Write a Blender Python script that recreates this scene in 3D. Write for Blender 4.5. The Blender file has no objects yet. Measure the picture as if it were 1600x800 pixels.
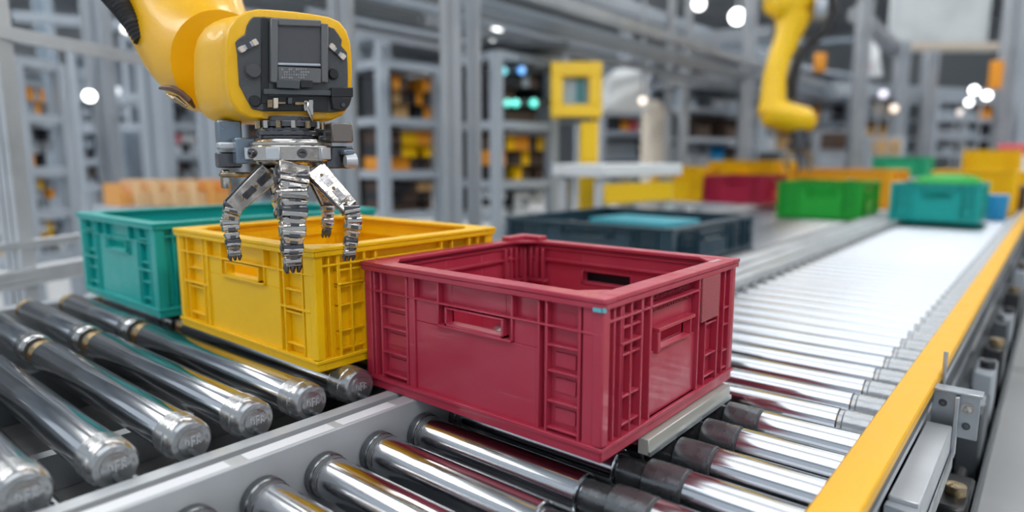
import bpy, math, random
from mathutils import Vector, Matrix
random.seed(7)
PI = math.pi
SC = bpy.context.scene
COL = SC.collection

# ------------------------------------------------------------------ camera
HC = 0.3224                                   # camera height above the conveyor frame top (z = 0); floor at z = -0.8
FL = 1021.0                                   # focal length for a 1600 wide frame
PITCH = math.atan(152 / FL)
AZ = math.atan(860 / math.hypot(FL, 152))
HD = Vector((-math.sin(AZ), math.cos(AZ), 0)); RT = Vector((math.cos(AZ), math.sin(AZ), 0)); UP = Vector((0, 0, 1))
FW = HD * math.cos(PITCH) - UP * math.sin(PITCH); CU = UP * math.cos(PITCH) + HD * math.sin(PITCH)
CAM = Vector((0, 0, HC))
FLOOR = -0.8
cd = bpy.data.cameras.new('camera'); cam = bpy.data.objects.new('camera', cd); COL.objects.link(cam)
cd.sensor_width = 36; cd.lens = 36 * FL / 1600; cd.clip_start = 0.02; cd.clip_end = 200
cam.location = CAM
cam.rotation_euler = Matrix((RT, CU, -FW)).transposed().to_euler()
cd.dof.use_dof = True; cd.dof.focus_distance = 0.83; cd.dof.aperture_fstop = 1.7
SC.camera = cam

# ------------------------------------------------------------------ world, lights, exposure
w = bpy.data.worlds.new('world'); SC.world = w; w.use_nodes = True
wn = w.node_tree; bg = wn.nodes['Background']
bg.inputs[0].default_value = (0.80, 0.90, 1.0, 1); bg.inputs[1].default_value = 0.62
SC.view_settings.view_transform = 'Standard'; SC.view_settings.look = 'None'
SC.view_settings.exposure = 0.16; SC.view_settings.gamma = 1; SC.view_settings.use_curve_mapping = False
SC.cycles.sample_clamp_indirect = 4.0
SC.cycles.max_bounces = 8
CEIL = 5.4


def ray(px, py): return FW * FL + RT * (px - 800) - CU * (py - 400)
def at(px, py, d): return CAM + ray(px, py) * (d / FL)
def gnd(px, d): return at(px, 248, d)
def on_plane(px, py, P0, n):
    r = ray(px, py); return CAM + r * ((P0 - CAM).dot(n) / r.dot(n))

# ------------------------------------------------------------------ materials
MATS = {}
def mat(name, col=(.5, .5, .5), rough=.5, metal=0., emit=None, es=1., spec=.5, coat=0., noise=0., scale=20., bump=0., bscale=60., trans=0., stretch=None, dirt=None, dirt_scale=6.):
    if name in MATS: return MATS[name]
    m = bpy.data.materials.new(name); m.use_nodes = True; MATS[name] = m
    nt = m.node_tree; b = nt.nodes['Principled BSDF']
    b.inputs['Base Color'].default_value = (*col, 1); b.inputs['Roughness'].default_value = rough
    b.inputs['Metallic'].default_value = metal; b.inputs['Specular IOR Level'].default_value = spec
    b.inputs['Coat Weight'].default_value = coat; b.inputs['Transmission Weight'].default_value = trans
    tc = nt.nodes.new('ShaderNodeTexCoord'); mp = nt.nodes.new('ShaderNodeMapping')
    nt.links.new(tc.outputs['Object'], mp.inputs[0])
    if stretch: mp.inputs['Scale'].default_value = stretch
    if emit:
        b.inputs['Emission Color'].default_value = (*emit, 1); b.inputs['Emission Strength'].default_value = es
    if noise > 0:
        nz = nt.nodes.new('ShaderNodeTexNoise'); nz.inputs['Scale'].default_value = scale; nz.inputs['Detail'].default_value = 5
        nt.links.new(mp.outputs[0], nz.inputs[0])
        r = nt.nodes.new('ShaderNodeMapRange'); r.inputs['From Min'].default_value = .3; r.inputs['From Max'].default_value = .7
        r.inputs['To Min'].default_value = max(0, rough - noise); r.inputs['To Max'].default_value = min(1, rough + noise)
        nt.links.new(nz.outputs[0], r.inputs[0]); nt.links.new(r.outputs[0], b.inputs['Roughness'])
    if dirt:
        n2 = nt.nodes.new('ShaderNodeTexNoise'); n2.inputs['Scale'].default_value = dirt_scale; n2.inputs['Detail'].default_value = 8
        nt.links.new(mp.outputs[0], n2.inputs[0])
        r2 = nt.nodes.new('ShaderNodeMapRange'); r2.inputs['From Min'].default_value = .42; r2.inputs['From Max'].default_value = .7
        nt.links.new(n2.outputs[0], r2.inputs[0])
        mx = nt.nodes.new('ShaderNodeMix'); mx.data_type = 'RGBA'
        mx.inputs[6].default_value = (*col, 1); mx.inputs[7].default_value = (*dirt, 1)
        nt.links.new(r2.outputs[0], mx.inputs[0]); nt.links.new(mx.outputs[2], b.inputs['Base Color'])
    if bump > 0:
        n3 = nt.nodes.new('ShaderNodeTexNoise'); n3.inputs['Scale'].default_value = bscale; n3.inputs['Detail'].default_value = 4
        nt.links.new(mp.outputs[0], n3.inputs[0])
        bp = nt.nodes.new('ShaderNodeBump'); bp.inputs['Strength'].default_value = bump; bp.inputs['Distance'].default_value = .002
        nt.links.new(n3.outputs[0], bp.inputs['Height']); nt.links.new(bp.outputs[0], b.inputs['Normal'])
    return m

RED = mat('red_plastic', (.43, .024, .060), .40, coat=.12, noise=.10, scale=30, bump=.08, bscale=180, dirt=(.47, .045, .085), dirt_scale=9)
YEL = mat('yellow_plastic', (.90, .53, .001), .42, spec=.35, noise=.08, scale=25, bump=.05, bscale=150)
TEA = mat('teal_plastic', (.001, .37, .345), .40, noise=.08, scale=25, bump=.05, bscale=150)
NAV = mat('slate_blue_plastic', (.018, .052, .078), .36, noise=.08)
GRN = mat('green_plastic', (.005, .36, .03), .42)
ORG = mat('orange_plastic', (.85, .33, .02), .45)
BLU = mat('blue_plastic', (.02, .30, .62), .45)
WHI = mat('white_plastic', (.75, .78, .80), .5)
PNK = mat('pink_plastic', (.70, .10, .14), .5)
DRK = mat('dark_plastic', (.02, .022, .03), .45)
STEEL = mat('roller_steel', (.63, .65, .69), .15, 1., noise=.05, scale=10, stretch=(.25, 6, 6), bump=.015, bscale=40, dirt=(.50, .51, .53), dirt_scale=8)
ZINC = mat('zinc_steel', (.50, .53, .56), .34, .9, noise=.12, scale=9, dirt=(.36, .38, .40), dirt_scale=14)
COLLAR = mat('dark_collar', (.16, .17, .18), .28, .8, noise=.1, scale=40, bump=.3, bscale=90)
CAPM = mat('roller_cap', (.42, .43, .44), .25, .85, noise=.1, scale=30, bump=.4, bscale=70)
BRASS = mat('bronze_bearing', (.45, .33, .18), .3, .9, noise=.12, scale=60, bump=.8, bscale=90, dirt=(.12, .11, .10), dirt_scale=50)
POSTM = mat('post_aluminium', (.40, .43, .47), .45, .4, noise=.1, scale=6, dirt=(.33, .36, .40), dirt_scale=5)
ALU = mat('brushed_aluminium', (.62, .64, .67), .42, .55, noise=.1, scale=6, dirt=(.48, .50, .53), dirt_scale=5)
RAIL = mat('rail_grey_paint', (.50, .53, .56), .36, .2, noise=.08, scale=8, dirt=(.42, .445, .47), dirt_scale=10)
RAILD = mat('groove_rubber', (.08, .085, .09), .55)
TAPE = mat('pale_tape', (.72, .74, .78), .5)
GUARD = mat('guard_yellow', (.88, .46, .015), .42, noise=.06)
BLACK = mat('black_plastic', (.018, .019, .021), .34, noise=.1, scale=30)
BLACK2 = mat('charcoal_plastic', (.065, .068, .072), .30, coat=.3, noise=.08, scale=30)
RUB = mat('black_rubber', (.015, .015, .018), .6)
SCREEN = mat('screen_glass', (.075, .075, .085), .16, spec=.6)
ROBY = mat('robot_yellow', (.90, .49, .001), .40, spec=.4, coat=.12, noise=.05, scale=12, bump=.18, bscale=160, dirt=(.80, .40, .004), dirt_scale=5)
CHR = mat('gripper_chrome', (.52, .49, .46), .17, 1., noise=.1, scale=60, bump=.35, bscale=60)
CHRD = mat('gripper_dark_metal', (.12, .12, .13), .22, .9, noise=.1, scale=60, bump=.3, bscale=70)
GREY = mat('machine_grey', (.34, .37, .41), .5, noise=.1)
LGREY = mat('machine_light_grey', (.42, .47, .53), .45, noise=.1)
BGREY = mat('blue_grey_panel', (.24, .30, .37), .5, dirt=(.36, .41, .46), dirt_scale=3)
DGREY = mat('machine_dark_grey', (.07, .08, .09), .5)
TAN = mat('cardboard_tan', (.62, .38, .16), .7)
BROWN = mat('brown_parts', (.09, .055, .04), .55)
CREAM = mat('cream_panel', (.70, .62, .52), .5)
FLR = mat('floor_resin', (.50, .51, .52), .35, noise=.1, scale=2, dirt=(.43, .44, .45), dirt_scale=1.5)
WALL = mat('hall_wall', (.40, .43, .46), .7, dirt=(.30, .33, .36), dirt_scale=.5)
CEILM = mat('hall_ceiling', (.46, .49, .53), .7, dirt=(.32, .35, .39), dirt_scale=.7)
LAMP = mat('ceiling_lamp_diffuser', (.9, .9, .9), .5, emit=(1, .985, .95), es=8)

# ------------------------------------------------------------------ mesh builder
class MB:
    def __init__(s): s.v = []; s.f = []
    def add(s, vs, fs):
        o = len(s.v); s.v += [Vector(q) for q in vs]; s.f += [tuple(i + o for i in f) for f in fs]; return s
    def box(s, x0, y0, z0, x1, y1, z1):
        x0, x1 = min(x0, x1), max(x0, x1); y0, y1 = min(y0, y1), max(y0, y1); z0, z1 = min(z0, z1), max(z0, z1)
        return s.add([(x0, y0, z0), (x1, y0, z0), (x1, y1, z0), (x0, y1, z0), (x0, y0, z1), (x1, y0, z1), (x1, y1, z1), (x0, y1, z1)],
                     [(0, 3, 2, 1), (4, 5, 6, 7), (0, 1, 5, 4), (1, 2, 6, 5), (2, 3, 7, 6), (3, 0, 4, 7)])
    def obox(s, c, ax, ay, az, hx, hy, hz):
        c = Vector(c); vs = []
        for k in (-1, 1):
            for (i, j) in ((-1, -1), (1, -1), (1, 1), (-1, 1)): vs.append(c + ax * (i * hx) + ay * (j * hy) + az * (k * hz))
        fs = [(0, 3, 2, 1), (4, 5, 6, 7), (0, 1, 5, 4), (1, 2, 6, 5), (2, 3, 7, 6), (3, 0, 4, 7)]
        if ax.cross(ay).dot(az) < 0: fs = [tuple(reversed(f)) for f in fs]
        return s.add(vs, fs)
    def bar(s, a, b, wd, ht, upv=UP, w2=None, h2=None):       # rectangular bar from a to b
        a = Vector(a); b = Vector(b); d = (b - a).normalized()
        sx = d.cross(upv)
        if sx.length < 1e-4: sx = d.cross(Vector((1, 0, 0)))
        sx.normalize(); sy = sx.cross(d); w2 = w2 or wd; h2 = h2 or ht
        vs = []
        for p, W, Hh in ((a, wd, ht), (b, w2, h2)):
            for (i, j) in ((-1, -1), (1, -1), (1, 1), (-1, 1)): vs.append(p + sx * (i * W / 2) + sy * (j * Hh / 2))
        return s.add(vs, [(0, 1, 2, 3), (7, 6, 5, 4), (0, 4, 5, 1), (1, 5, 6, 2), (2, 6, 7, 3), (3, 7, 4, 0)])
    def tube(s, pts, rs, n=20, caps=True, squash=1., upv=UP):
        pts = [Vector(p) for p in pts]; L = len(pts)
        if not hasattr(rs, '__len__'): rs = [rs] * L
        o = len(s.v); prev = None
        for i, p in enumerate(pts):
            j = i
            while j + 1 < L and (pts[j + 1] - pts[i]).length < 1e-7: j += 1
            k = i
            while k > 0 and (pts[k - 1] - pts[i]).length < 1e-7: k -= 1
            d = (pts[min(j + 1, L - 1)] - pts[max(k - 1, 0)]).normalized()
            if prev is None:
                sx = d.cross(upv)
                if sx.length < 1e-3: sx = d.cross(Vector((1, 0, 0)))
            else: sx = prev - d * prev.dot(d)
            sx.normalize(); prev = sx; sy = sx.cross(d)
            for q in range(n):
                a = 2 * PI * q / n; s.v.append(p + sx * (rs[i] * math.cos(a)) + sy * (rs[i] * squash * math.sin(a)))
        for i in range(L - 1):
            for q in range(n):
                a = o + i * n + q; b = o + i * n + (q + 1) % n
                s.f.append((a, b, b + n, a + n))
        if caps:
            s.f.append(tuple(o + q for q in reversed(range(n)))); s.f.append(tuple(o + (L - 1) * n + q for q in range(n)))
        return s
    def cyl(s, a, b, r, r2=None, n=24): return s.tube([a, b], [r, r if r2 is None else r2], n)
    def sph(s, c, r, n=14, sc=(1, 1, 1)):
        c = Vector(c); vs = []; fs = []
        for i in range(n + 1):
            t = PI * i / n
            for q in range(2 * n):
                a = PI * q / n; vs.append(c + Vector((r * sc[0] * math.sin(t) * math.cos(a), r * sc[1] * math.sin(t) * math.sin(a), r * sc[2] * math.cos(t))))
        for i in range(n):
            for q in range(2 * n):
                a = i * 2 * n + q; b = i * 2 * n + (q + 1) % (2 * n); fs.append((a, a + 2 * n, b + 2 * n, b))
        return s.add(vs, fs)
    def prism(s, poly, n, depth):                              # poly: coplanar 3D points; extruded by n*depth
        poly = [Vector(p) for p in poly]; k = len(poly); off = n * depth
        nn = Vector((0, 0, 0))
        for i in range(k): nn += poly[i].cross(poly[(i + 1) % k])
        if nn.dot(off) < 0: poly = poly[::-1]
        vs = poly + [p + off for p in poly]
        fs = [tuple(reversed(range(k))), tuple(range(k, 2 * k))] + [(i, (i + 1) % k, (i + 1) % k + k, i + k) for i in range(k)]
        return s.add(vs, fs)
    def loft(s, rings):
        k = len(rings[0]); vs = [p for r in rings for p in r]; fs = []
        for i in range(len(rings) - 1):
            for q in range(k):
                a = i * k + q; b = i * k + (q + 1) % k; fs.append((a, b, b + k, a + k))
        fs.append(tuple(reversed(range(k)))); fs.append(tuple((len(rings) - 1) * k + q for q in range(k)))
        return s.add(vs, fs)
    def bounds(s):
        return [min(v[i] for v in s.v) for i in range(3)], [max(v[i] for v in s.v) for i in range(3)]

def build(name, mb, m, parent=None, bevel=0., smooth=35, seg=1):
    me = bpy.data.meshes.new(name)
    if parent is not None:
        org = Vector(parent['_org']) if '_org' in parent else Vector((0, 0, 0))
    else:
        lo, hi = mb.bounds(); org = Vector(((lo[0] + hi[0]) / 2, (lo[1] + hi[1]) / 2, lo[2]))
    me.from_pydata([tuple(v - org) for v in mb.v], [], mb.f); me.update()
    if smooth:
        me.polygons.foreach_set('use_smooth', [True] * len(me.polygons)); me.set_sharp_from_angle(angle=math.radians(smooth))
    me.materials.append(m)
    o = bpy.data.objects.new(name, me); COL.objects.link(o)
    if parent is not None: o.parent = parent
    else: o.location = org
    o['_org'] = tuple(org)
    if bevel > 0:
        md = o.modifiers.new('edge', 'BEVEL'); md.width = bevel; md.segments = seg; md.limit_method = 'ANGLE'; md.angle_limit = math.radians(40); md.harden_normals = False
    return o
def tag(o, label=None, cat=None, group=None, kind=None):
    if label: o['label'] = label
    if cat: o['category'] = cat
    if group: o['group'] = group
    if kind: o['kind'] = kind
    return o
def thing(name, label, cat, loc, group=None):
    o = bpy.data.objects.new(name, None); COL.objects.link(o); o.location = loc; o['_org'] = tuple(loc)
    return tag(o, label, cat, group)
def dup(root, loc, label=None, group=None, swap=None):
    r = root.copy(); COL.objects.link(r); r.location = loc
    if label: r['label'] = label
    if group: r['group'] = group
    def rec(src, dst):
        for ch in list(src.children):
            c = ch.copy(); COL.objects.link(c); c.parent = dst; rec(ch, c)
    rec(root, r)
    return r
ORD = ['first', 'second', 'third', 'fourth', 'fifth', 'sixth', 'seventh', 'eighth', 'ninth', 'tenth', 'eleventh', 'twelfth', 'thirteenth', 'fourteenth', 'fifteenth', 'sixteenth']

def ordinal(n):
    if n <= 16: return ORD[n - 1]
    if n < 20: return ['seventeenth', 'eighteenth', 'nineteenth'][n - 17]
    t_ = ['twenty', 'thirty', 'forty', 'fifty'][n // 10 - 2]
    return {'twenty': 'twentieth', 'thirty': 'thirtieth', 'forty': 'fortieth', 'fifty': 'fiftieth'}[t_] if n % 10 == 0 else t_ + ' ' + ORD[n % 10 - 1]
# ------------------------------------------------------------------ the hall
def struct(name, mb, m): return tag(build(name, mb, m, smooth=0), kind='structure')
struct('floor', MB().box(-26, -6, FLOOR - .1, 9, 30, FLOOR), FLR)
struct('ceiling', MB().box(-26, -6, CEIL, 9, 30, CEIL + .1), CEILM)
struct('wall_back', MB().box(-26, 29.8, FLOOR, 9, 30, CEIL), WALL)
struct('wall_left', MB().box(-26, -6, FLOOR, -25.8, 29.8, CEIL), WALL)
struct('wall_right', MB().box(8.8, 2, FLOOR, 9, 29.8, CEIL), WALL)

# lamps under the ceiling: long diffuser panels in rows
SOFT = mat('added_soft_diffuser', (.9, .9, .9), .5, emit=(.88, .94, 1), es=1.45)  # for the added unseen middle row, shaped to whiten the roller reflections
def ceiling_lamp(x, y, lx, ly, label, dm=None):
    t = thing('ceiling_light', label, 'ceiling light', (x, y, CEIL - .18), 'panel lights under the hall ceiling')
    m = MB(); m.box(x - lx / 2 - .05, y - ly / 2 - .05, CEIL - .12, x + lx / 2 + .05, y + ly / 2 + .05, CEIL)
    build('housing', m, LGREY, t)
    build('diffuser', MB().box(x - lx / 2, y - ly / 2, CEIL - .18, x + lx / 2, y + ly / 2, CEIL - .12), dm or LAMP, t)
for i, x in enumerate((-11, -6, -1.2, 3.4)):
    for j, y in enumerate((-2.5, 3, 8.5, 14)):
        if i == 2: ceiling_lamp(x, y + 1, 2.8, 5.0, 'wide soft panel added under the hall ceiling to whiten the rollers below', SOFT)
        else: ceiling_lamp(x, y, 1.5, 4.0, 'long white panel light under the hall ceiling')

# ------------------------------------------------------------------ main frame rail between the two conveyors
Y0, Y1 = -0.15, 9.5
t = thing('frame_rail', 'grey steel conveyor frame rail with a dark groove running beside the red crate', 'conveyor rail', (-.67, 1, -.12))
m = MB()
prof = [(-.700, -.12), (-.641, -.12), (-.641, -.001), (-.643, 0), (-.665, 0), (-.665, -.009), (-.678, -.009), (-.678, 0), (-.698, 0), (-.700, -.002)]
m.prism([(x, Y0, z) for x, z in prof], Vector((0, 1, 0)), Y1 - Y0)
build('rail_profile', m, RAIL, t, smooth=0)
build('groove_strip', MB().box(-.6775, Y0, -.0088, -.6655, Y1, -.0065), RAILD, t, smooth=0)
for (ya, yb) in ((.16, .31), (.33, .44), (.452, .535)):
    p = build('tape_strip', MB().box(-.6635, ya, .0001, -.645, yb, .0006), TAPE, t, smooth=0); p['label'] = 'pale grey tape patch'
# second rail, far side lane
t = thing('frame_rail', 'wide grey rail of the far left lane beside the slate blue crate', 'conveyor rail', (-.76, 5, -.10))
m = MB()
prof = [(-.815, -.1), (-.712, -.1), (-.712, -.006), (-.735, -.006), (-.735, .004), (-.770, .004), (-.770, -.008), (-.79, -.008), (-.79, .002), (-.815, .002)]
m.prism([(x, 1.15, z) for x, z in prof], Vector((0, 1, 0)), Y1 - 1.15); build('rail_profile', m, ALU, t, smooth=0)
m = MB()
m.box(-.806, 1.15, .0021, -.796, Y1, .0035); build('wear_strip', m, RAILD, t, smooth=0)

# ------------------------------------------------------------------ rollers, right lane
R = .0245; ZR = -.0475; XL, XR = -.641, -.150
def right_roller(y, detail=True, cut=False):
    t = thing('conveyor_roller', '', 'roller', (-.4, y, ZR - R))
    def seg(a, b, r, mtl, nm, n=28, rr=None):
        mm = MB(); ch = min(.0015, abs(b - a) / 3)
        mm.tube([(a, y, ZR), (a, y, ZR), (a + ch, y, ZR), (b - ch, y, ZR), (b, y, ZR), (b, y, ZR)][1:-1], [r - ch, r, r, r - ch], n)
        return build(nm, mm, mtl, t)
    seg(XL + .0005, XL + .013, R + .0022, COLLAR, 'collar')
    mm = MB()
    for a in (.0145, .0175, .0205): mm.tube([(XL + a, y, ZR), (XL + a + .0018, y, ZR)], R + .0008, 28)
    mm.cyl((XL + .013, y, ZR), (XL + .024, y, ZR), R - .0015); build('grooved_ring', mm, CAPM, t)
    if cut:
        seg(XL + .023, -.372, R, STEEL, 'tube')
        seg(-.372, -.335, R - .006, COLLAR, 'coupling')
        s = seg(-.335, -.288, R + .0008, COLLAR, 'sleeve')
        seg(-.286, XR - .012, R, STEEL, 'tube')
        build('groove_line', MB().cyl((-.2885, y, ZR), (-.2855, y, ZR), R - .0015), RAILD, t)
    else:
        seg(XL + .023, XR - .055, R, STEEL, 'tube')
        seg(XR - .056, XR - .048, R - .0012, CAPM, 'groove_line')
        seg(XR - .049, XR - .012, R, CAPM, 'sleeve')
    build('shaft', MB().cyl((XR - .014, y, ZR), (XR + .012, y, ZR), .008, n=12), COLLAR, t)
    return t
P = .078; ys = [.106 + P * k for k in range(0, 118)]
short = None; longr = None
for k, y in enumerate(ys):
    if y > 9.2: break
    cut = .45 < y < .90
    if cut:
        if short is None: short = o = right_roller(y, cut=True)
        else: o = dup(short, (-.4, y, ZR - R))
    else:
        if longr is None: longr = o = right_roller(y)
        else: o = dup(longr, (-.4, y, ZR - R))
    if y < .45:
        o['label'] = ORD[k] + ' steel roller from the near end of the right lane, before the red crate'
    elif cut:
        o['label'] = ORD[k - 5] + ' jointed dark sleeved roller under the red crate, counted from its near side'
    elif y < 4.0:
        o['label'] = ordinal(k - 10) + ' bright roller past the red crate on the long right lane'
    else:
        o['label'] = 'steel roller of the long right lane underneath or beyond the distant teal crate'; o['group'] = 'bright steel rollers of the long right lane'
CREAMY = mat('worn_strip', (.50, .50, .46), .4, .3, noise=.1)
t = thing('transfer_strip', 'pale metal strip on the rollers under the right edge of the red crate', 'rail strip', (-.345, .74, -.022))
build('strip_bar', MB().box(-.353, .655, -.0215, -.3385, .90, -.0012), CREAMY, t, bevel=.001)
build('strip_lip', MB().box(-.3385, .655, -.0215, -.3360, .90, -.016), ZINC, t)

# pan below the right lane, far part coloured paler to brighten the roller gaps
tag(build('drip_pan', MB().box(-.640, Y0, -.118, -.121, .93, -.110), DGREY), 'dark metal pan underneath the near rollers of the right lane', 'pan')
tag(build('drip_pan', MB().box(-.640, .931, -.118, -.121, Y1, -.100), ALU), 'pan underneath the far rollers of the right lane, coloured paler to brighten the gaps', 'pan')
m = MB()
t = thing('cross_frame', 'zinc cross bars below the rollers of the right lane', 'frame', (-.4, .5, -.109))
for y in (.22, .54): build('cross_bar', MB().box(-.639, y - .015, -.1095, -.13, y + .015, -.086), ZINC, t, bevel=.001)

# yellow guard
t = thing('guard_rail', 'long yellow guard rail along the right side of the roller lane', 'guard rail', (-.13, 3, -.1))
m = MB(); m.prism([(x, Y0, z) for x, z in [(-.152, -.020), (-.148, -.020), (-.148, -.003), (-.115, -.003), (-.115, -.012), (-.111, -.012), (-.111, .0), (-.113, .002), (-.150, .002), (-.152, 0)]], Vector((0, 1, 0)), Y1 - Y0)
build('guard_cover', m, GUARD, t, smooth=0)
m = MB(); m.prism([(x, Y0, z) for x, z in [(-.150, -.10), (-.120, -.10), (-.120, -.062), (-.124, -.058), (-.120, -.054), (-.120, -.030), (-.112, -.026), (-.112, -.013), (-.116, -.013), (-.116, -.004), (-.147, -.004), (-.147, -.02), (-.150, -.021)]], Vector((0, 1, 0)), Y1 - Y0)
p = build('support_profile', m, DGREY, t, smooth=0)
p = build('edge_trim', MB().box(-.1195, Y0, -.05, -.1165, Y1, -.035), ALU, t)

# ------------------------------------------------------------------ left conveyor rollers
RL = .0245; ZL = .0095
def left_roller(y, x0, x1, style):
    t = thing('conveyor_roller', '', 'roller', ((x0 + x1) / 2, y, ZL - RL))
    mm = MB(); mm.tube([(x0 + .012, y, ZL), (x0 + .015, y, ZL), (x1 - .045, y, ZL), (x1 - .043, y, ZL)], [RL - .002, RL, RL, RL - .002], 32); build('tube', mm, STEEL, t)
    mm = MB()
    mm.tube([(x1 - .043, y, ZL), (x1 - .042, y, ZL), (x1 - .020, y, ZL), (x1 - .018, y, ZL)], [RL - .002, RL + .0012, RL + .0012, RL - .001], 32)
    build('sleeve', mm, CAPM if style else COLLAR, t)
    mm = MB(); mm.tube([(x1 - .018, y, ZL), (x1 - .006, y, ZL), (x1 - .002, y, ZL), (x1 - .002, y, ZL), (x1 - .004, y, ZL)], [RL + .0005, RL, RL - .003, RL - .006, RL - .0065], 32)
    mm.tube([(x1 - .0055, y, ZL), (x1 - .0005, y, ZL), (x1, y, ZL)], [.0145, .0145, .0125], 28)
    c = build('end_cap', mm, CAPM, t)
    mm = MB()                                              # raised characters moulded in the cap
    for (a, b, cc, d) in ((-.008, .001, -.008, .006), (-.008, .006, -.004, .003), (-.004, .003, -.004, -.002), (-.001, -.004, -.001, .007), (-.001, .007, .003, .007), (-.001, .002, .003, .002), (.005, -.003, .005, .006), (.005, .006, .009, .004), (.0055, .001, .009, -.002)):
        mm.bar((x1 + .0004, y + a, ZL + b), (x1 + .0004, y + cc, ZL + d), .0012, .0016, upv=Vector((1, 0, 0)))
    build('moulded_mark', mm, ALU, c)
    build('shaft', MB().cyl((x1 - .001, y, ZL - .013), (-.7005 if x1 > -1 else x1 + .028, y, ZL - .013), .004, n=10), COLLAR, t)
    mm = MB()
    mm.tube([(x0 + .012, y, ZL), (x0 + .006, y, ZL), (x0 + .002, y, ZL), (x0 - .002, y, ZL), (x0 - .006, y, ZL), (x0 - .010, y, ZL), (x0 - .016, y, ZL), (x0 - .022, y, ZL)], [RL - .002, RL - .006, RL - .003, RL - .007, RL - .004, RL - .008, RL - .003, RL - .005], 28)
    build('bearing', mm, BRASS, t)
    return t
ysL = [.148 + .0768 * k for k in range(-1, 11)]
first = left_roller(ysL[0], -1.228, -.7145, 1)
first2 = left_roller(ysL[0], -1.62, -1.263, 0)
for k, y in enumerate(ysL):
    where = ['at the bottom left corner', 'nearest to the left frame edge', 'with a marked end cap', 'with a marked end cap', 'just in front of the yellow crate', 'touching the front of the yellow crate'] 
    a = first if k == 0 else dup(first, (first.location.x, y, ZL - RL))
    if k < 6: a['label'] = ORD[k] + ' steel roller from the near end of the left conveyor, ' + ('before the yellow crate' if k < 4 else 'at the yellow crate front')
    else: a['label'] = 'shaded steel roller underneath the yellow crate or behind it'; a['group'] = 'shaded rollers under the yellow crate'
    b = first2 if k == 0 else dup(first2, (first2.location.x, y, ZL - RL))
    if k < 5: b['label'] = ORD[k] + ' short roller from the near end of the outer left lane, before the teal crate'
    else: b['label'] = 'shaded short roller underneath the teal crate or behind it'; b['group'] = 'shaded rollers under the teal crate'
tag(build('drip_pan', MB().box(-1.659, -.1, -.105, -.703, 1.15, -.098), mat('pan_metal', (.16, .165, .17), .45, .4, noise=.1)), 'dull grey pan underneath the left conveyor rollers', 'pan')
t = thing('cross_frame', 'thin metal rods between and below the left conveyor rollers', 'frame', (-1.2, .4, -.097))
for k in range(0, 12): 
    yy = ysL[0] + .0768 * (k + .5)
    build('cross_rod', MB().cyl((-1.64, yy, -.04), (-.703, yy, -.04), .006, n=12), ZINC, t)
build('cross_bar', MB().box(-1.275, -.1, -.0975, -1.245, 1.14, -.02), DGREY, t)
build('cross_bar', MB().box(-.97, -.1, -.0975, -.95, 1.14, -.05), ZINC, t)
tag(build('side_plate', MB().box(-1.70, -.1, -.12, -1.66, 1.17, .012), GREY, bevel=.002), 'grey side plate closing the outer left end of the conveyor', 'side plate')
tag(build('end_plate', MB().box(-1.66, 1.152, -.12, -.818, 1.17, .0), GREY, bevel=.002), 'grey cross plate at the far end of the left conveyor', 'end plate')

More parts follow.
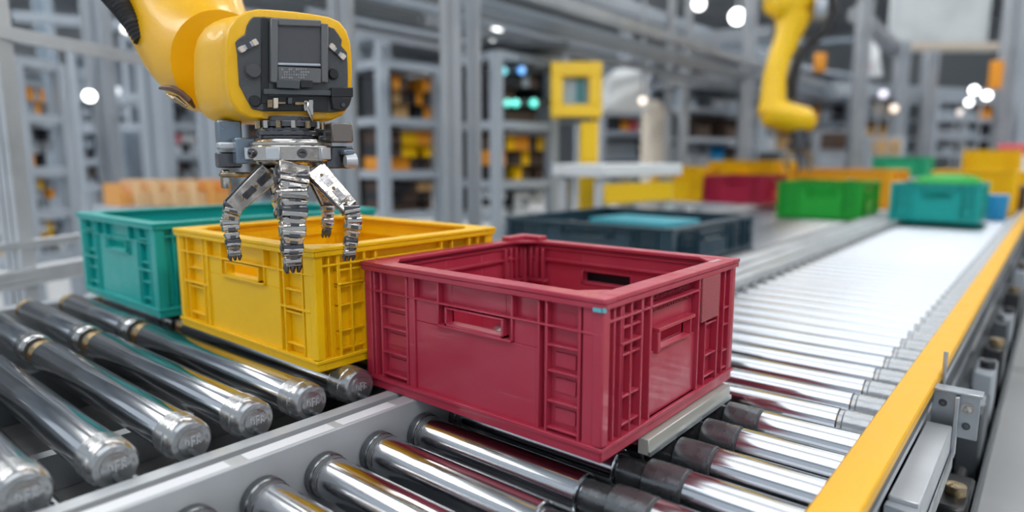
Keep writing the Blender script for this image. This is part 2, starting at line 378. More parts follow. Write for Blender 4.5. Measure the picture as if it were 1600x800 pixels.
# ------------------------------------------------------------------ crates
def crate(name, label, cat, x0, y0, z0, W, D, Hh, m, variant='red', group=None, detail=True, plate=False):
    t = thing(name, label, cat, (x0 + W / 2, y0 + D / 2, z0), group)
    sv = Hh / .18
    inset = .013; th = .003
    sides = {                                              # origin, along, outward normal, width
        'f': (Vector((x0, y0, z0)), Vector((1, 0, 0)), Vector((0, -1, 0)), W),
        'b': (Vector((x0 + W, y0 + D, z0)), Vector((-1, 0, 0)), Vector((0, 1, 0)), W),
        'r': (Vector((x0 + W, y0, z0)), Vector((0, 1, 0)), Vector((1, 0, 0)), D),
        'l': (Vector((x0, y0 + D, z0)), Vector((0, -1, 0)), Vector((-1, 0, 0)), D)}
    sh = MB(); ribs = MB(); pan = MB()
    def put(mb, side, u0, u1, v0, v1, p0, p1):             # box on a side; p = distance outward from the wall plane
        o, a, n, L = sides[side]
        base = o - n * inset
        c = base + a * ((u0 + u1) / 2) + n * ((p0 + p1) / 2) + UP * ((v0 + v1) / 2)
        mb.obox(c, a, n, UP, abs(u1 - u0) / 2, abs(p1 - p0) / 2, abs(v1 - v0) / 2)
    for sd in sides:
        pan = MB(); L = sides[sd][3]
        if sd in 'fb':
            k = L / .402
            hx0, hx1, hz0, hz1 = .169 * k, .259 * k, .117 * sv, .135 * sv
        else:
            k = L / .366
            hx0, hx1, hz0, hz1 = .130 * k, .213 * k, .100 * sv, .120 * sv
        if variant == 'closed': hx0 = hx1 = L / 2
        e = inset
        # wall with a real opening
        put(sh, sd, e, hx0, .006, Hh - .004, -th, 0); put(sh, sd, hx1, L - e, .006, Hh - .004, -th, 0)
        if hx1 > hx0: put(sh, sd, hx0, hx1, .006, hz0, -th, 0); put(sh, sd, hx0, hx1, hz1, Hh - .004, -th, 0)
        R_ = lambda u0, u1, v0, v1, p=.009: put(ribs, sd, u0, u1, v0, v1, 0, p)
        # rim band and bottom flange, corner posts
        if sd in 'fb':
            put(ribs, sd, .0015, L - .0015, .0125 * sv, .0175 * sv, 0, .0120)
            put(ribs, sd, .005, L - .005, .0003, .0125 * sv, -.004, .0089)
            R_(0.0045, L - .0045, .139 * sv, .1415 * sv, .0095)
        else:
            put(ribs, sd, .0015, L - .0015, .0125 * sv, .0175 * sv, 0, .0118)
            put(ribs, sd, .005, L - .005, .0003, .0125 * sv, -.004, .0089)
        if sd in 'fb':
            R_(.0045, .014 * k, .012 * sv, .168 * sv, .0085); R_(L - .030 * k, L - .0045, .012 * sv, .168 * sv, .0083)
            R_(L - .0075, L - .0045, .012 * sv, .168 * sv, .0090)
            for u in (.022, .037, .089, .322, .366): R_(u * k, u * k + .0035, .012 * sv, .168 * sv)
            R_(.0925 * k, .1035 * k, .012 * sv, .168 * sv, .0065)
            for u in (.1045, .3115): R_(u * k, u * k + .003, .012 * sv, .168 * sv, .0092)
            if variant == 'red':
                for v in (.119, .0895, .0545, .023):
                    R_(.040 * k, .089 * k, v * sv, v * sv + .0028, .0085); R_(.3255 * k, .366 * k, v * sv - .002, v * sv + .0008, .0085)
                for v in (.119, .0895, .0545, .023):         # inner pocket frames
                    put(ribs, sd, .048 * k, .083 * k, v * sv - .024, v * sv - .007, 0, .002); put(ribs, sd, .332 * k, .360 * k, v * sv - .026, v * sv - .009, 0, .002)
            else:
                for v in ((.145, .10, .062, .030) if variant == 'teal' else (.112, .078, .03)):
                    R_(.040 * k, .089 * k, v * sv, v * sv + .003, .008); R_(.3255 * k, .366 * k, v * sv, v * sv + .003, .008)
                R_(.022 * k, .105 * k, .085 * sv, .0885 * sv, .0095); R_(.3115 * k, .385 * k, .085 * sv, .0885 * sv, .0095)
            # tray frame about the grip opening
            if variant != 'closed':
                for u in (.150, .2725): R_(u * k, u * k + .0032, .113 * sv, .168 * sv)
                R_(.152 * k, .274 * k, .1105 * sv, .1137 * sv, .0112)
                fr = MB()
                for (a, b, c, d) in ((.1655, .169, .1135, .1365), (.259, .2625, .1135, .1365), (.1655, .2625, .1135, .117), (.1655, .2625, .135, .1372)):
                    put(fr, sd, a * k, b * k, c * sv, d * sv, -.0045, .0105)
                build('grip_frame', fr, m, t, bevel=.0006)
            # smooth centre panel with a lowered grip tray
            put(pan, sd, .1075 * k, .3115 * k, .0125 * sv, .1105 * sv, 0, .0062)
            put(pan, sd, .1075 * k, .150 * k, .1105 * sv, .139 * sv, 0, .0062); put(pan, sd, .2755 * k, .3115 * k, .1105 * sv, .139 * sv, 0, .0062)
            R_(.1045 * k, .3145 * k, .0125 * sv, .0155 * sv, .0088)
        else:
            R_(.0045, .016 * k, .012 * sv, .168 * sv, .0085); R_(L - .016 * k, L - .0045, .012 * sv, .168 * sv, .0085)
            for u in (.026, .040, .062, .262, .323, .344): R_(u * k, u * k + .003, .012 * sv, .168 * sv)
            for u in (.084, .1045, .2365, .3005): R_(u * k, u * k + .0042, .012 * sv, .168 * sv, .010)
            R_(.0425 * k, .0425 * k + .0015, .012 * sv, .168 * sv, .0105)
            for v in ((.139, .108, .06, .028) if variant == 'red' else (.142, .118, .09, .052, .025)):
                R_(.040 * k, .086 * k, v * sv, v * sv + .0028, .0085); R_(.262 * k, .303 * k, v * sv * .92, v * sv * .92 + .0028, .0085)
                R_(.323 * k, .35 * k, v * sv * .8, v * sv * .8 + .0025, .0080)
            R_(.016 * k, .243 * k, .1515 * sv, .1545 * sv, .0100)
            R_(.04 * k, .086 * k, .122 * sv, .125 * sv, .0112)
            if variant != 'closed':
                put(ribs, sd, .122 * k, .222 * k, .1205 * sv, .125 * sv, 0, .0125)
                put(ribs, sd, .122 * k, .1285 * k, .094 * sv, .1205 * sv, 0, .0115)
                fr = MB()
                for (a, b, c, d) in ((.127, .130, .097, .1215), (.213, .216, .097, .1215), (.127, .216, .097, .100)):
                    put(fr, sd, a * k, b * k, c * sv, d * sv, -.0045, .0100)
                build('grip_frame', fr, m, t, bevel=.0006)
            put(pan, sd, .1087 * k, .2365 * k, .016 * sv, .097 * sv, 0, .0055)
            R_(.1087 * k, .2365 * k, .0125 * sv, .0175 * sv, .0085)
            if plate and sd == 'r':
                pl = MB(); put(pl, sd, .243 * k, .2985 * k, .108 * sv, .1675 * sv, .0088, .0118)
                p = build('label_plate', pl, mat('label_plate', (.40, .09, .11), .6, bump=.9, bscale=420), t, bevel=.0006); p['label'] = 'rough pinkish label plate'
                pl = MB(); random.seed(3)
                for row, v in ((0, .1585), (1, .146)):
                    u = .112
                    while u < .232:
                        wd = random.choice((.0025, .0035, .004))
                        pl_ = random.random()
                        put(pl, sd, u * k, (u + .0009) * k, v * sv - .003, v * sv + .003, .0, .0020)
                        if pl_ > .3: put(pl, sd, u * k, (u + wd) * k, v * sv + .0022, v * sv + .003, .0, .0020)
                        if pl_ < .6: put(pl, sd, u * k, (u + wd) * k, v * sv - .0005, v * sv + .0003, .0, .0020)
                        if pl_ > .5: put(pl, sd, u * k, (u + wd) * k, v * sv - .003, v * sv - .0022, .0, .0020)
                        u += wd + .0016
                build('moulded_lettering', pl, m, t)
        build('side_panel', pan, m, t, bevel=.0008)
        # inside: ledge under the rim and upright ribs
        put(sh, sd, e, L - e, Hh - .034, Hh - .030, -.009, -th); put(sh, sd, e, L - e, Hh - .014, Hh - .010, -.006, -th)
        for u in (e + .014, e + .03, e + .05, L - e - .05, L - e - .03, L - e - .014): put(sh, sd, u, u + .003, .008, Hh - .034, -.008, -th)
    for (cx, cy) in ((.0038, .0038), (W - .0178, .0038), (.0038, D - .0178), (W - .0178, D - .0178)):
        cn = MB(); cn.box(x0 + cx, y0 + cy, z0 + .0005, x0 + cx + .014, y0 + cy + .014, z0 + Hh - .006)
        build('corner_column', cn, m, t, bevel=.002, seg=3)
    sh.box(x0 + .014, y0 + .014, z0 + .004, x0 + W - .014, y0 + D - .014, z0 + .008)
    build('crate_shell', sh, m, t, bevel=.0006)
    build('rib_grid', ribs, m, t, bevel=.0007)
    # rim: flat frame with a lowered outer lip
    rm = MB(); zt = z0 + Hh; wr = .024
    for (a, b, c, d) in ((0, 0, W, wr), (0, D - wr, W, D), (0, wr, wr, D - wr), (W - wr, wr, W, D - wr)):
        rm.box(x0 + a, y0 + b, zt - .0055, x0 + c, y0 + d, zt)
    for (a, b, c, d) in ((.001, .001, W - .001, .0045), (.001, D - .0045, W - .001, D - .001), (.001, .0045, .0045, D - .0045), (W - .0045, .0045, W - .001, D - .0045)):
        rm.box(x0 + a, y0 + b, zt - .0125, x0 + c, y0 + d, zt - .0055)
    for (cx, cy, sx, sy) in ((0, 0, 1, 1), (W, 0, -1, 1), (0, D, 1, -1), (W, D, -1, -1)):      # corner gussets on the inside
        X = x0 + cx; Yy = y0 + cy
        a = .052
        rm.prism([(X + sx * wr, Yy + sy * wr, zt - .0052), (X + sx * (a), Yy + sy * wr, zt - .0052), (X + sx * wr, Yy + sy * a, zt - .0052)], UP, .005)
    build('rim', rm, m, t, bevel=.0012, seg=2)
    return t, sides

red, _ = crate('stacking_crate', 'red plastic stacking crate in the foreground, standing on the grey frame rail', 'crate', -.745, .560, 0.0005, .402, .366, .180, RED, 'red', plate=True)
def add_part(root, name, mb, m, label=None, **k):
    p = build(name, mb, m, root, **k)
    if label: p['label'] = label
    return p
mm = MB(); z = .1805                                       # raised stacking tab on the far left corner of the rim
mm.prism([(-.744, .925, z - .0005), (-.744, .865, z - .0005), (-.738, .862, z - .0005), (-.722, .862, z - .0005), (-.722, .902, z - .0005), (-.690, .902, z - .0005), (-.688, .922, z - .0005), (-.692, .925, z - .0005)], UP, .0075)
add_part(red, 'stacking_tab', mm, RED, bevel=.0012)
mm = MB()                                                  # corner pocket inside
for i in range(4):
    mm.box(-.722 + .0 + i * .013, .898, .115, -.722 + .005 + i * .013, .906, .168)
    mm.box(-.729, .895 - i * .014, .115, -.720, .890 - i * .014, .168)
mm.box(-.729, .835, .108, -.720, .91, .113); mm.box(-.729, .900, .108, -.672, .909, .113)
mm.box(-.7285, .896, .01, -.716, .909, .168)
for (x, y, z) in ((-.700, .905, .083), (-.724, .87, .083), (-.700, .905, .150), (-.724, .862, .150)): mm.sph((x, y, z), .0045, 8)
add_part(red, 'corner_pocket', mm, RED, bevel=.0006)
mm = MB()
for i in range(5): mm.box(-.364, .862 + i * .0068, .1806, -.357, .866 + i * .0068, .1812)
add_part(red, 'rim_mark', mm, mat('pale_mark', (.65, .45, .48), .6), 'small pale moulded mark')
mm = MB(); mm.box(-.3575, .5595, .1665, -.3475, .5608, .1705); mm.box(-.346, .5595, .167, -.3428, .562, .171)
add_part(red, 'corner_sticker', mm, mat('cyan_sticker', (.10, .55, .62), .4), 'small light blue sticker at the front corner')

yel, _ = crate('stacking_crate', 'yellow plastic stacking crate on the left conveyor below the gripper', 'crate', -1.162, .484, .0342, .418, .366, .171, YEL, 'yellow')
tea, _ = crate('stacking_crate', 'teal green plastic stacking crate behind the yellow one on the left conveyor', 'crate', -1.622, .478, .0342, .392, .50, .174, TEA, 'teal')
mm = MB()
nv, _ = crate('stacking_crate', 'low slate blue crate on the second lane behind the red crate', 'crate', -1.62, 1.90, -.028, .70, .72, .130, NAV, 'yellow')

tag(build('dark_backing_box', MB().box(-.66, .934, -.0222, -.455, 1.06, .148), mat('black_teal_plastic', (.006, .016, .022), .45), bevel=.006), 'dark box added behind the red crate to darken its back grip opening', 'box')  # added behind the crate so its back opening looks dark
# small things lying in the slate blue crate
mm = MB()
mm.prism([(-1.50, 2.30, .02), (-1.12, 2.26, .02), (-1.10, 2.52, .02), (-1.48, 2.56, .02)], UP, .06)
tag(build('folded_cover', mm, mat('turquoise_cover', (.01, .28, .36), .5), bevel=.01, seg=3), 'turquoise folded cover lying inside the slate blue crate', 'cover')

# ------------------------------------------------------------------ second far lane (left of the long lane)
tn = None
def lane_roller(y, x0, x1, z=-.052, r=.0235):
    mm = MB(); mm.tube([(x0, y, z), (x0 + .003, y, z), (x1 - .003, y, z), (x1, y, z)], [r - .003, r, r, r - .003], 20)
    return build('conveyor_roller', mm, STEEL)
for k in range(0, 64):
    y = 1.25 + .085 * k
    if tn is None: tn = o = lane_roller(y, -1.66, -.816)
    else: o = tn.copy(); COL.objects.link(o); o.location.y = tn.location.y + .085 * k
    if y < 4.1: tag(o, ordinal(k + 1) + ' grey roller of the second lane, counted from behind the red crate', 'roller', 'rollers around the slate blue crate')
    else: tag(o, 'grey steel roller of the second lane underneath or beyond the far green crate', 'roller', 'rollers of the far part of the second lane')
tag(build('drip_pan', MB().box(-1.70, 1.2, -.125, -.816, 6.9, -.118), DGREY), 'dark pan underneath the second far lane', 'pan')
t = thing('frame_rail', 'outer grey rail on the left side of the second far lane', 'conveyor rail', (-1.7, 4, -.12))
build('rail_profile', MB().box(-1.74, 1.2, -.12, -1.662, 6.9, .0), ALU, t, bevel=.003)
build('groove_strip', MB().box(-1.71, 1.2, .0, -1.695, 6.9, .001), RAILD, t)
for i, (x, y) in enumerate(((-1.70, 1.3), (-1.70, 3.2), (-1.70, 5.2))):
    tag(build('support_leg', MB().box(x - .03, y - .03, FLOOR, x + .03, y + .03, -.125), ALU, bevel=.003), 'square aluminium leg under the outer rail, %s from the near end' % ORD[i], 'support leg')
# platform left of lane two carrying crates
t = thing('work_table', 'pale flat table top behind the slate blue crate carrying far crates', 'table', (-2.3, 4.9, FLOOR))
build('table_top', MB().box(-2.75, 4.62, -.045, -1.76, 6.15, -.005), LGREY, t, bevel=.004)
for (x, y) in ((-2.70, 4.67), (-1.81, 4.67), (-2.70, 6.10), (-1.81, 6.10)): build('leg', MB().box(x - .04, y - .04, FLOOR, x + .04, y + .04, -.045), ALU, t)

# far crates
far = [
 ('green crate on the second lane beyond the slate blue crate', -1.325, 4.12, -.028, .475, .50, .215, GRN),
 ('teal crate on the bright roller lane in the distance', -.690, 3.96, .0006, .405, .46, .195, TEA),
 ('dark red crate in the distance to the left of the green crate', -2.06, 4.72, -.004, .46, .52, .205, mat('far_red', (.42, .006, .05), .4)),
 ('tall yellow crate in the distance to the left of the dark red crate', -2.52, 4.75, -.004, .44, .40, .265, YEL),
 ('long yellow crate behind the dark red crate', -2.34, 5.45, -.004, .56, .60, .31, YEL),
 ('orange yellow crate directly behind the green crate', -1.60, 5.30, -.028, .70, .60, .27, mat('amber_plastic', (.88, .42, .01), .42)),
 ('yellow crate behind the distant teal crate', -.640, 5.0, -.022, .44, .6, .27, YEL),
]
for lb, x, y, z, W, D, Hh, m_ in far: crate('stacking_crate', lb, 'crate', x, y, z, W, D, Hh, m_, 'yellow')
mm = MB(); mm.loft([[Vector((-.46 + .17 * c[0] * s_, 4.22 + .15 * c[1] * s_, .170 + dz)) for c in [(math.cos(a * PI / 8), math.sin(a * PI / 8)) for a in range(16)]] for s_, dz in ((1, 0), (.95, .035), (.7, .06), (.3, .07))])
tag(build('packed_bag', mm, GRN), 'green rounded bag heaped inside the distant teal crate', 'bag')
crate('stacking_crate', 'small green crate far away above the distant teal crate', 'crate', -1.27, 6.4, .17, .42, .4, .17, mat('emerald_plastic', (.01, .42, .22), .4), 'closed')
crate('stacking_crate', 'white crate far away under the small green crate', 'crate', -1.33, 6.35, -.028, .50, .5, .195, WHI, 'closed')
crate('stacking_crate', 'large yellow crate far away to the right of the small green crate', 'crate', -.70, 7.2, .0006, .42, .5, .40, YEL, 'closed')
crate('stacking_crate', 'small yellow crate at the far right end of the roller lane', 'crate', -.47, 6.4, -.022, .34, .4, .24, YEL, 'closed')
tag(build('tool_case', MB().box(-.30, 5.62, -.022, -.17, 5.95, .14), DRK, bevel=.01), 'dark case at the right side of the far roller lane', 'case')
tag(build('round_tub', MB().cyl((-.265, 4.65, -.022), (-.265, 4.65, .12), .05, .06), BLU, bevel=.004), 'bright blue tub right of the distant yellow crate', 'tub')
tag(build('white_bench', MB().box(-.6, 9.7, -.1, .6, 10.4, .36), WHI, bevel=.01), 'white bench across the far end of the roller lane', 'bench')
tag(build('parts_tray', MB().box(-.62, 9.9, .36, -.12, 10.3, .50), PNK, bevel=.02), 'pink red tray on the far white bench', 'tray')
tag(build('parts_tray', MB().box(.0, 9.8, .36, .5, 10.3, .47), TAN, bevel=.02), 'tan tray on the right part of the far white bench', 'tray')

# ------------------------------------------------------------------ under-frame along the right side
t = thing('bracket_arm', 'galvanised box arm with an angle bracket beside the yellow guard rail', 'bracket', (-.10, .95, -.12))
build('arm_box', MB().box(-.1155, .80, -.115, -.084, 1.075, -.052), ALU, t, bevel=.0015)
build('end_block', MB().box(-.1165, .785, -.125, -.083, .80, -.058), GREY, t, bevel=.001)
build('arm_slot', MB().box(-.1095, .783, -.110, -.098, .786, -.075), ALU, t)
mm = MB(); mm.box(-.113, 1.098, -.075, -.056, 1.103, -.0085); mm.box(-.1135, 1.086, -.0085, -.053, 1.112, -.0045); mm.box(-.084, 1.0755, -.10, -.079, 1.098, -.01)
mm.box(-.083, .80, -.115, -.080, 1.08, -.09)
p = build('angle_bracket', mm, ZINC, t, bevel=.0008)
for (x, z, r) in ((-.070, -.030, .0055), (-.070, -.056, .0035), (-.100, -.028, .0035)):
    mm = MB(); mm.tube([(x, 1.097, z), (x, 1.093, z), (x, 1.0925, z)], [r, r, r * .7], 6); mm.cyl((x, 1.0978, z), (x, 1.0965, z), r * 1.5)
    build('bolt', mm, CHR if r > .005 else DGREY, p)
build('bolt', MB().cyl((-.107, 1.15, -.06), (-.107, 1.15, .035), .003, n=10), ZINC, t)
tag(build('side_beam', MB().box(-.119, Y0, -.26, -.100, Y1, -.127), DGREY, bevel=.002), 'dark beam running low along the right side of the conveyor', 'beam')
tag(build('cable_tray', MB().prism([(x, .55, z) for x, z in [(-.099, -.245), (-.052, -.245), (-.052, -.19), (-.055, -.19), (-.055, -.24), (-.099, -.24)]], Vector((0, 1, 0)), 8.2), DGREY, smooth=0), 'dark cable tray on the outside of the low dark beam', 'cable tray')
random.seed(11)
for i in range(26):
    y = .62 + i * .235; hh = random.uniform(.05, .10) if y > 1.15 else .0; dd = random.uniform(.033, .041)
    cat_ = ['drive_unit', 'junction_box', 'bearing_block'][i % 3]
    tt = thing(cat_, '%s %s on the cable tray, %s from the near end' % (['dark', 'grey', 'black'][i % 3], cat_.replace('_', ' '), ordinal(i + 1)), cat_.replace('_', ' '), (-.078, y, -.24))
    mm = MB(); mm.box(-.098, y, -.2395, -.098 + dd, y + .13, -.2395 + hh + .06)
    build('housing', mm, [DGREY, GREY, BLACK][i % 3], tt, bevel=.004)
    mm = MB(); mm.tube([(-.08, y + .13, -.19), (-.08, y + .17, -.19), (-.08, y + .20, -.215), (-.085, y + .26, -.225)], .008, 10); build('cable', mm, [RUB, ZINC, RUB][i % 3], tt)
    mm = MB(); mm.cyl((-.077, y + .05, -.2395 + hh + .06), (-.077, y + .05, -.2395 + hh + .075), .014, n=14); build('cap', mm, [ZINC, BLACK, BRASS][i % 3], tt)
for i, y in enumerate((.35, 1.9, 3.6, 5.4)):
    for x, sd in ((-.15, 'right'), (-.63, 'middle')):
        tag(build('support_leg', MB().box(x - .025, y - .025, FLOOR, x + .025, y + .025, -.127 if x > -.5 else -.121), ALU, bevel=.003), 'aluminium leg below the %s rail of the long lane, %s from the near end' % (sd, ORD[i]), 'support leg')
for i, (x, y) in enumerate(((-1.68, .1), (-1.68, 1.1))):
    tag(build('support_leg', MB().box(x - .02, y - .025, FLOOR, x + .02, y + .025, -.12), ALU, bevel=.003), 'aluminium leg below the outer left side plate, %s one' % ('near', 'far')[i], 'support leg')

# ------------------------------------------------------------------ robot arm with gripper
rob = thing('robot_arm', 'large yellow robot arm with a dark control panel and a chrome fingered gripper', 'robot arm', at(447, 320, .85))
Hc = at(452, 100, .845)
ta = math.radians(33)
NF = (-HD * math.cos(ta) + RT * math.sin(ta)).normalized()
FR = (RT * math.cos(ta) + HD * math.sin(ta)).normalized()        # right along the face
def face(px, py, off=0.): return on_plane(px, py, Hc + NF * off, NF)
def cface(cx, cy, off=0.): return face(340 + cx / 4.21, 10 + cy / 4.21, off)   # measured on an enlarged crop
o_ = [(352, 110), (352.5, 85), (353, 62), (358, 42), (368, 27), (384, 16.5), (404, 13), (430, 14.5), (460, 17), (490, 21), (515, 25.5), (532, 33), (543, 47), (549, 66), (551.5, 92), (552, 120), (551, 148), (546, 168), (536, 181), (520, 188), (490, 189.5), (450, 189), (415, 188), (390, 185), (372, 176), (360, 160), (354, 138)]
c0 = cface(470, 400)
outl = [face(x, y) for x, y in o_]
ctr = sum(outl, Vector()) / len(outl)
def scaled(s, off): return [ctr + (p - ctr) * s + NF * off for p in outl]
sk = lambda s_, off, dx: [p - FR * dx for p in scaled(s_, off)]
mm = MB(); mm.loft([sk(.80, -.140, .018), sk(.93, -.133, .019), sk(1.0, -.118, .020), sk(1.015, -.100, .0195), sk(1.01, -.072, .015), sk(1.005, -.048, .007), sk(1.0, -.032, .001), scaled(1.0, -.012), scaled(.995, -.004), scaled(.975, 0.0), scaled(.955, .0008)])
build('wrist_housing', mm, ROBY, rob, smooth=50)
p = build('seam', MB().loft([scaled(1.0022, -.0290), scaled(1.0022, -.0278)]), mat('seam_brown', (.45, .24, .01), .5), rob)  # thin brown band round the housing
pts = [at(350, 100, .975), at(332, 97, 1.0), at(312, 72, 1.03), at(290, 25, 1.07), at(268, -40, 1.12), at(250, -110, 1.16), at(235, -190, 1.2)]
mm = MB(); mm.tube(pts, [.076, .082, .086, .093, .105, .118, .12], 40)
build('forearm', mm, ROBY, rob, smooth=60)
# elbow and mast to the ceiling, outside the picture
e0 = pts[-1]
build('elbow', MB().sph(e0 + UP * .03, .15, 18), ROBY, rob, smooth=60)
build('mast', MB().cyl(e0 + UP * .1, Vector((e0.x, e0.y, CEIL)), .11), ROBY, rob)
# opening with brown cable loops at the underside of the forearm
def arm_pt(px, py, d): return at(px, py, d)
mm = MB(); mm.tube([arm_pt(250, 138, .945), arm_pt(259, 137, .930), arm_pt(271, 139, .922), arm_pt(284, 146, .918), arm_pt(296, 157, .918), arm_pt(304, 168, .93)], [.002, .004, .005, .0045, .0045, .002], 12)
build('cable_loop', mm, mat('brown_cable', (.10, .04, .015), .4), rob)
mm = MB(); mm.tube([arm_pt(262, 148, .935), arm_pt(276, 155, .922), arm_pt(292, 166, .922)], [.002, .005, .002], 10); build('cable_loop', mm, BRASS, rob)
# corrugated black hose
hp = [at(150, -45, 1.0), at(172, -12, .99), at(190, 12, .98), at(206, 36, .975), at(222, 66, .975)]
fine = []; rr = []
for i in range(len(hp) - 1):
    for q in range(10):
        fine.append(hp[i].lerp(hp[i + 1], q / 10)); rr.append((.021 if q % 2 else .0175) * (1 - .12 * (i + q / 10)))
mm = MB(); mm.tube(fine, rr, 18); build('hose', mm, RUB, rob)
# control panel
cp = [(228, 72), (300, 72), (420, 82), (560, 100), (690, 125), (760, 148), (790, 190), (812, 225), (806, 262), (845, 305), (850, 430), (850, 538), (878, 545), (868, 610), (845, 660), (815, 692), (740, 700), (520, 690), (300, 692), (222, 676), (190, 620), (160, 560), (138, 520), (130, 400), (126, 320), (112, 240), (135, 212), (176, 188), (188, 130), (210, 90)]
panel = build('control_panel', MB().prism([cface(x, y, -.001) for x, y in cp], NF, .0055), BLACK2, rob, bevel=.0012)
def cp_box(x0, y0, x1, y1, o0, o1, m_, name, bevel=.0006, sk=0, label=None):
    mb = MB().prism([cface(x0, y0, o0), cface(x1, y0 + sk, o0), cface(x1, y1 + sk, o0), cface(x0, y1, o0)], NF, o1 - o0)
    p = build(name, mb, m_, panel, bevel=bevel)
    if label: p['label'] = label
    return p
cp_box(285, 78, 335, 640, .0045, .0062, BLACK, 'black_strip')
bz = MB()
for (a, b, c, d) in ((338, 84, 388, 500), (670, 118, 716, 500), (388, 84, 670, 132), (388, 398, 670, 500)):
    bz.prism([cface(a, b, .0045), cface(c, b + (c - a) * .05, .0045), cface(c, d + 10, .0045), cface(a, d, .0045)], NF, .009)
build('screen_bezel', bz, mat('bezel_grey', (.13, .135, .14), .32, coat=.3), panel, bevel=.0012)
cp_box(386, 128, 672, 392, .0045, .0095, SCREEN, 'screen', sk=12)
cp_box(392, 372, 672, 388, .0095, .0140, LGREY, 'light_bar', sk=8, label='pale strip below the screen')
kp = MB(); random.seed(5)
for r_ in range(4):
    for c_ in range(12):
        if random.random() < .75:
            x = 420 + c_ * 15.5; y = 408 + r_ * 18; s2 = random.uniform(5, 8)
            kp.prism([cface(x, y, .0136), cface(x + s2 * 1.4, y, .0136), cface(x + s2 * 1.4, y + s2 * 1.6, .0136), cface(x, y + s2 * 1.6, .0136)], NF, .0008)
build('keypad', kp, mat('key_grey', (.30, .30, .31), .4), panel)
cp_box(388, 482, 540, 536, .0134, .0150, DGREY, 'display_strip', sk=8); cp_box(545, 484, 625, 534, .0134, .0150, BLACK, 'display_strip', sk=4)
cp_box(295, 545, 735, 580, .0045, .012, DGREY, 'ledge', sk=10)
cp_box(300, 590, 725, 686, .0045, .0055, BLACK, 'connector_bay')
cp_box(735, 538, 877, 600, .0045, .014, BLACK, 'corner_block'); 
build('corner_block', MB().prism([cface(x, y, .0045) for x, y in ((735, 596), (872, 600), (852, 655), (820, 692), (745, 680))], NF, .0095), BLACK, panel, bevel=.0012)
def knob(cx, cy, rpx, h, m_, nm='knob'):
    c = cface(cx, cy, .0045); r = rpx / 4.21 * .845 / FL
    mb = MB(); mb.tube([c, c + NF * h * .7, c + NF * h], [r, r, r * .86], 26); mb.tube([c, c + NF * .0015], [r * 1.18, r * 1.15], 26)
    return build(nm, mb, m_, panel)
knob(232, 425, 48, .007, BLACK2); knob(757, 447, 33, .006, BLACK); knob(245, 625, 33, .004, BLACK, 'socket'); knob(808, 652, 16, .012, CHRD, 'socket')
for (a, b) in (((140, 292), (262, 228)), ((735, 252), (836, 345))):
    A_, B_ = cface(*a, .0065), cface(*b, .0065)
    lv = build('latch', MB().bar(A_, B_, .0062, .004, upv=NF), ALU, panel, bevel=.0006)
    for q in (.15, .5, .85): 
        c = A_.lerp(B_, q) + NF * .002; build('latch_block', MB().obox(c, (B_ - A_).normalized(), NF, (B_ - A_).normalized().cross(NF), .0028, .0014, .0036), CHRD if q == .5 else CREAM, lv)
for (x0, y0, x1, y1, m_) in ((322, 615, 355, 668, BRASS), (362, 605, 392, 672, CREAM), (392, 630, 440, 645, BRASS), (455, 600, 485, 645, CHRD), (502, 630, 580, 650, BRASS), (560, 620, 585, 690, CHR), (592, 615, 622, 720, CHR)):
    cp_box(x0, y0, x1, y1, .0055, .0115, m_, 'fitting')
cp_box(296, 700, 716, 738, .0002, .0012, mat('amber_band', (.62, .33, .03), .4), 'amber_band')

# gripper
def gp_(px, py, dd=0): return at(px, py, .845 + dd)
G0 = gp_(447, 190); ax = UP
def gz(py): return at(447, py, .845).z
cx, cy = at(455, 230, .862).x, at(455, 230, .862).y
def disc(mb, pz0, pz1, r0, r1=None, n=32):
    mb.tube([(cx, cy, gz(pz0)), (cx, cy, gz(pz1))], [r0, r1 or r0], n)
px_m = .86 / FL
mb = MB(); disc(mb, 182, 190, 34 * px_m); disc(mb, 190, 199, 46 * px_m); disc(mb, 199, 205, 38 * px_m); disc(mb, 205, 212, 50 * px_m); disc(mb, 212, 217, 44 * px_m)
build('mounting_flange', mb, CHRD, rob, bevel=.0007)
fl = rob.children[-1]
for i in range(14):
    a = i / 14 * 2 * PI; r = 48 * px_m; c = Vector((cx + r * math.cos(a), cy + r * math.sin(a), gz(196)))
    build('bolt', MB().cyl(c - UP * .004, c + UP * .005, .0035, n=8), CHR if i % 2 else BRASS, fl)
mb = MB(); disc(mb, 217, 222, 52 * px_m, 56 * px_m, 12); disc(mb, 222, 228, 62 * px_m, n=12)
build('ring', mb, CHR, rob, bevel=.001)
mb = MB(); disc(mb, 228, 252, 66 * px_m, 64 * px_m, 10); disc(mb, 252, 262, 60 * px_m, 40 * px_m, 10); disc(mb, 262, 275, 30 * px_m, 22 * px_m, 10)
body = build('gripper_body', mb, CHR, rob, bevel=.0015)
random.seed(2)
for i in range(10):
    a = i / 10 * 2 * PI + .3; r = 64 * px_m; c = Vector((cx + r * math.cos(a), cy + r * math.sin(a), gz(240))); nn = Vector((math.cos(a), math.sin(a), 0))
    if i % 2: build('port', MB().tube([c - nn * .003, c + nn * .004, c + nn * .004, c + nn * .001], [.006, .006, .0035, .003], 14), CHRD, body)
    else: build('cover_plate', MB().obox(c, nn.cross(UP), nn, UP, .009, .003, .0075), ALU, body, bevel=.0008)
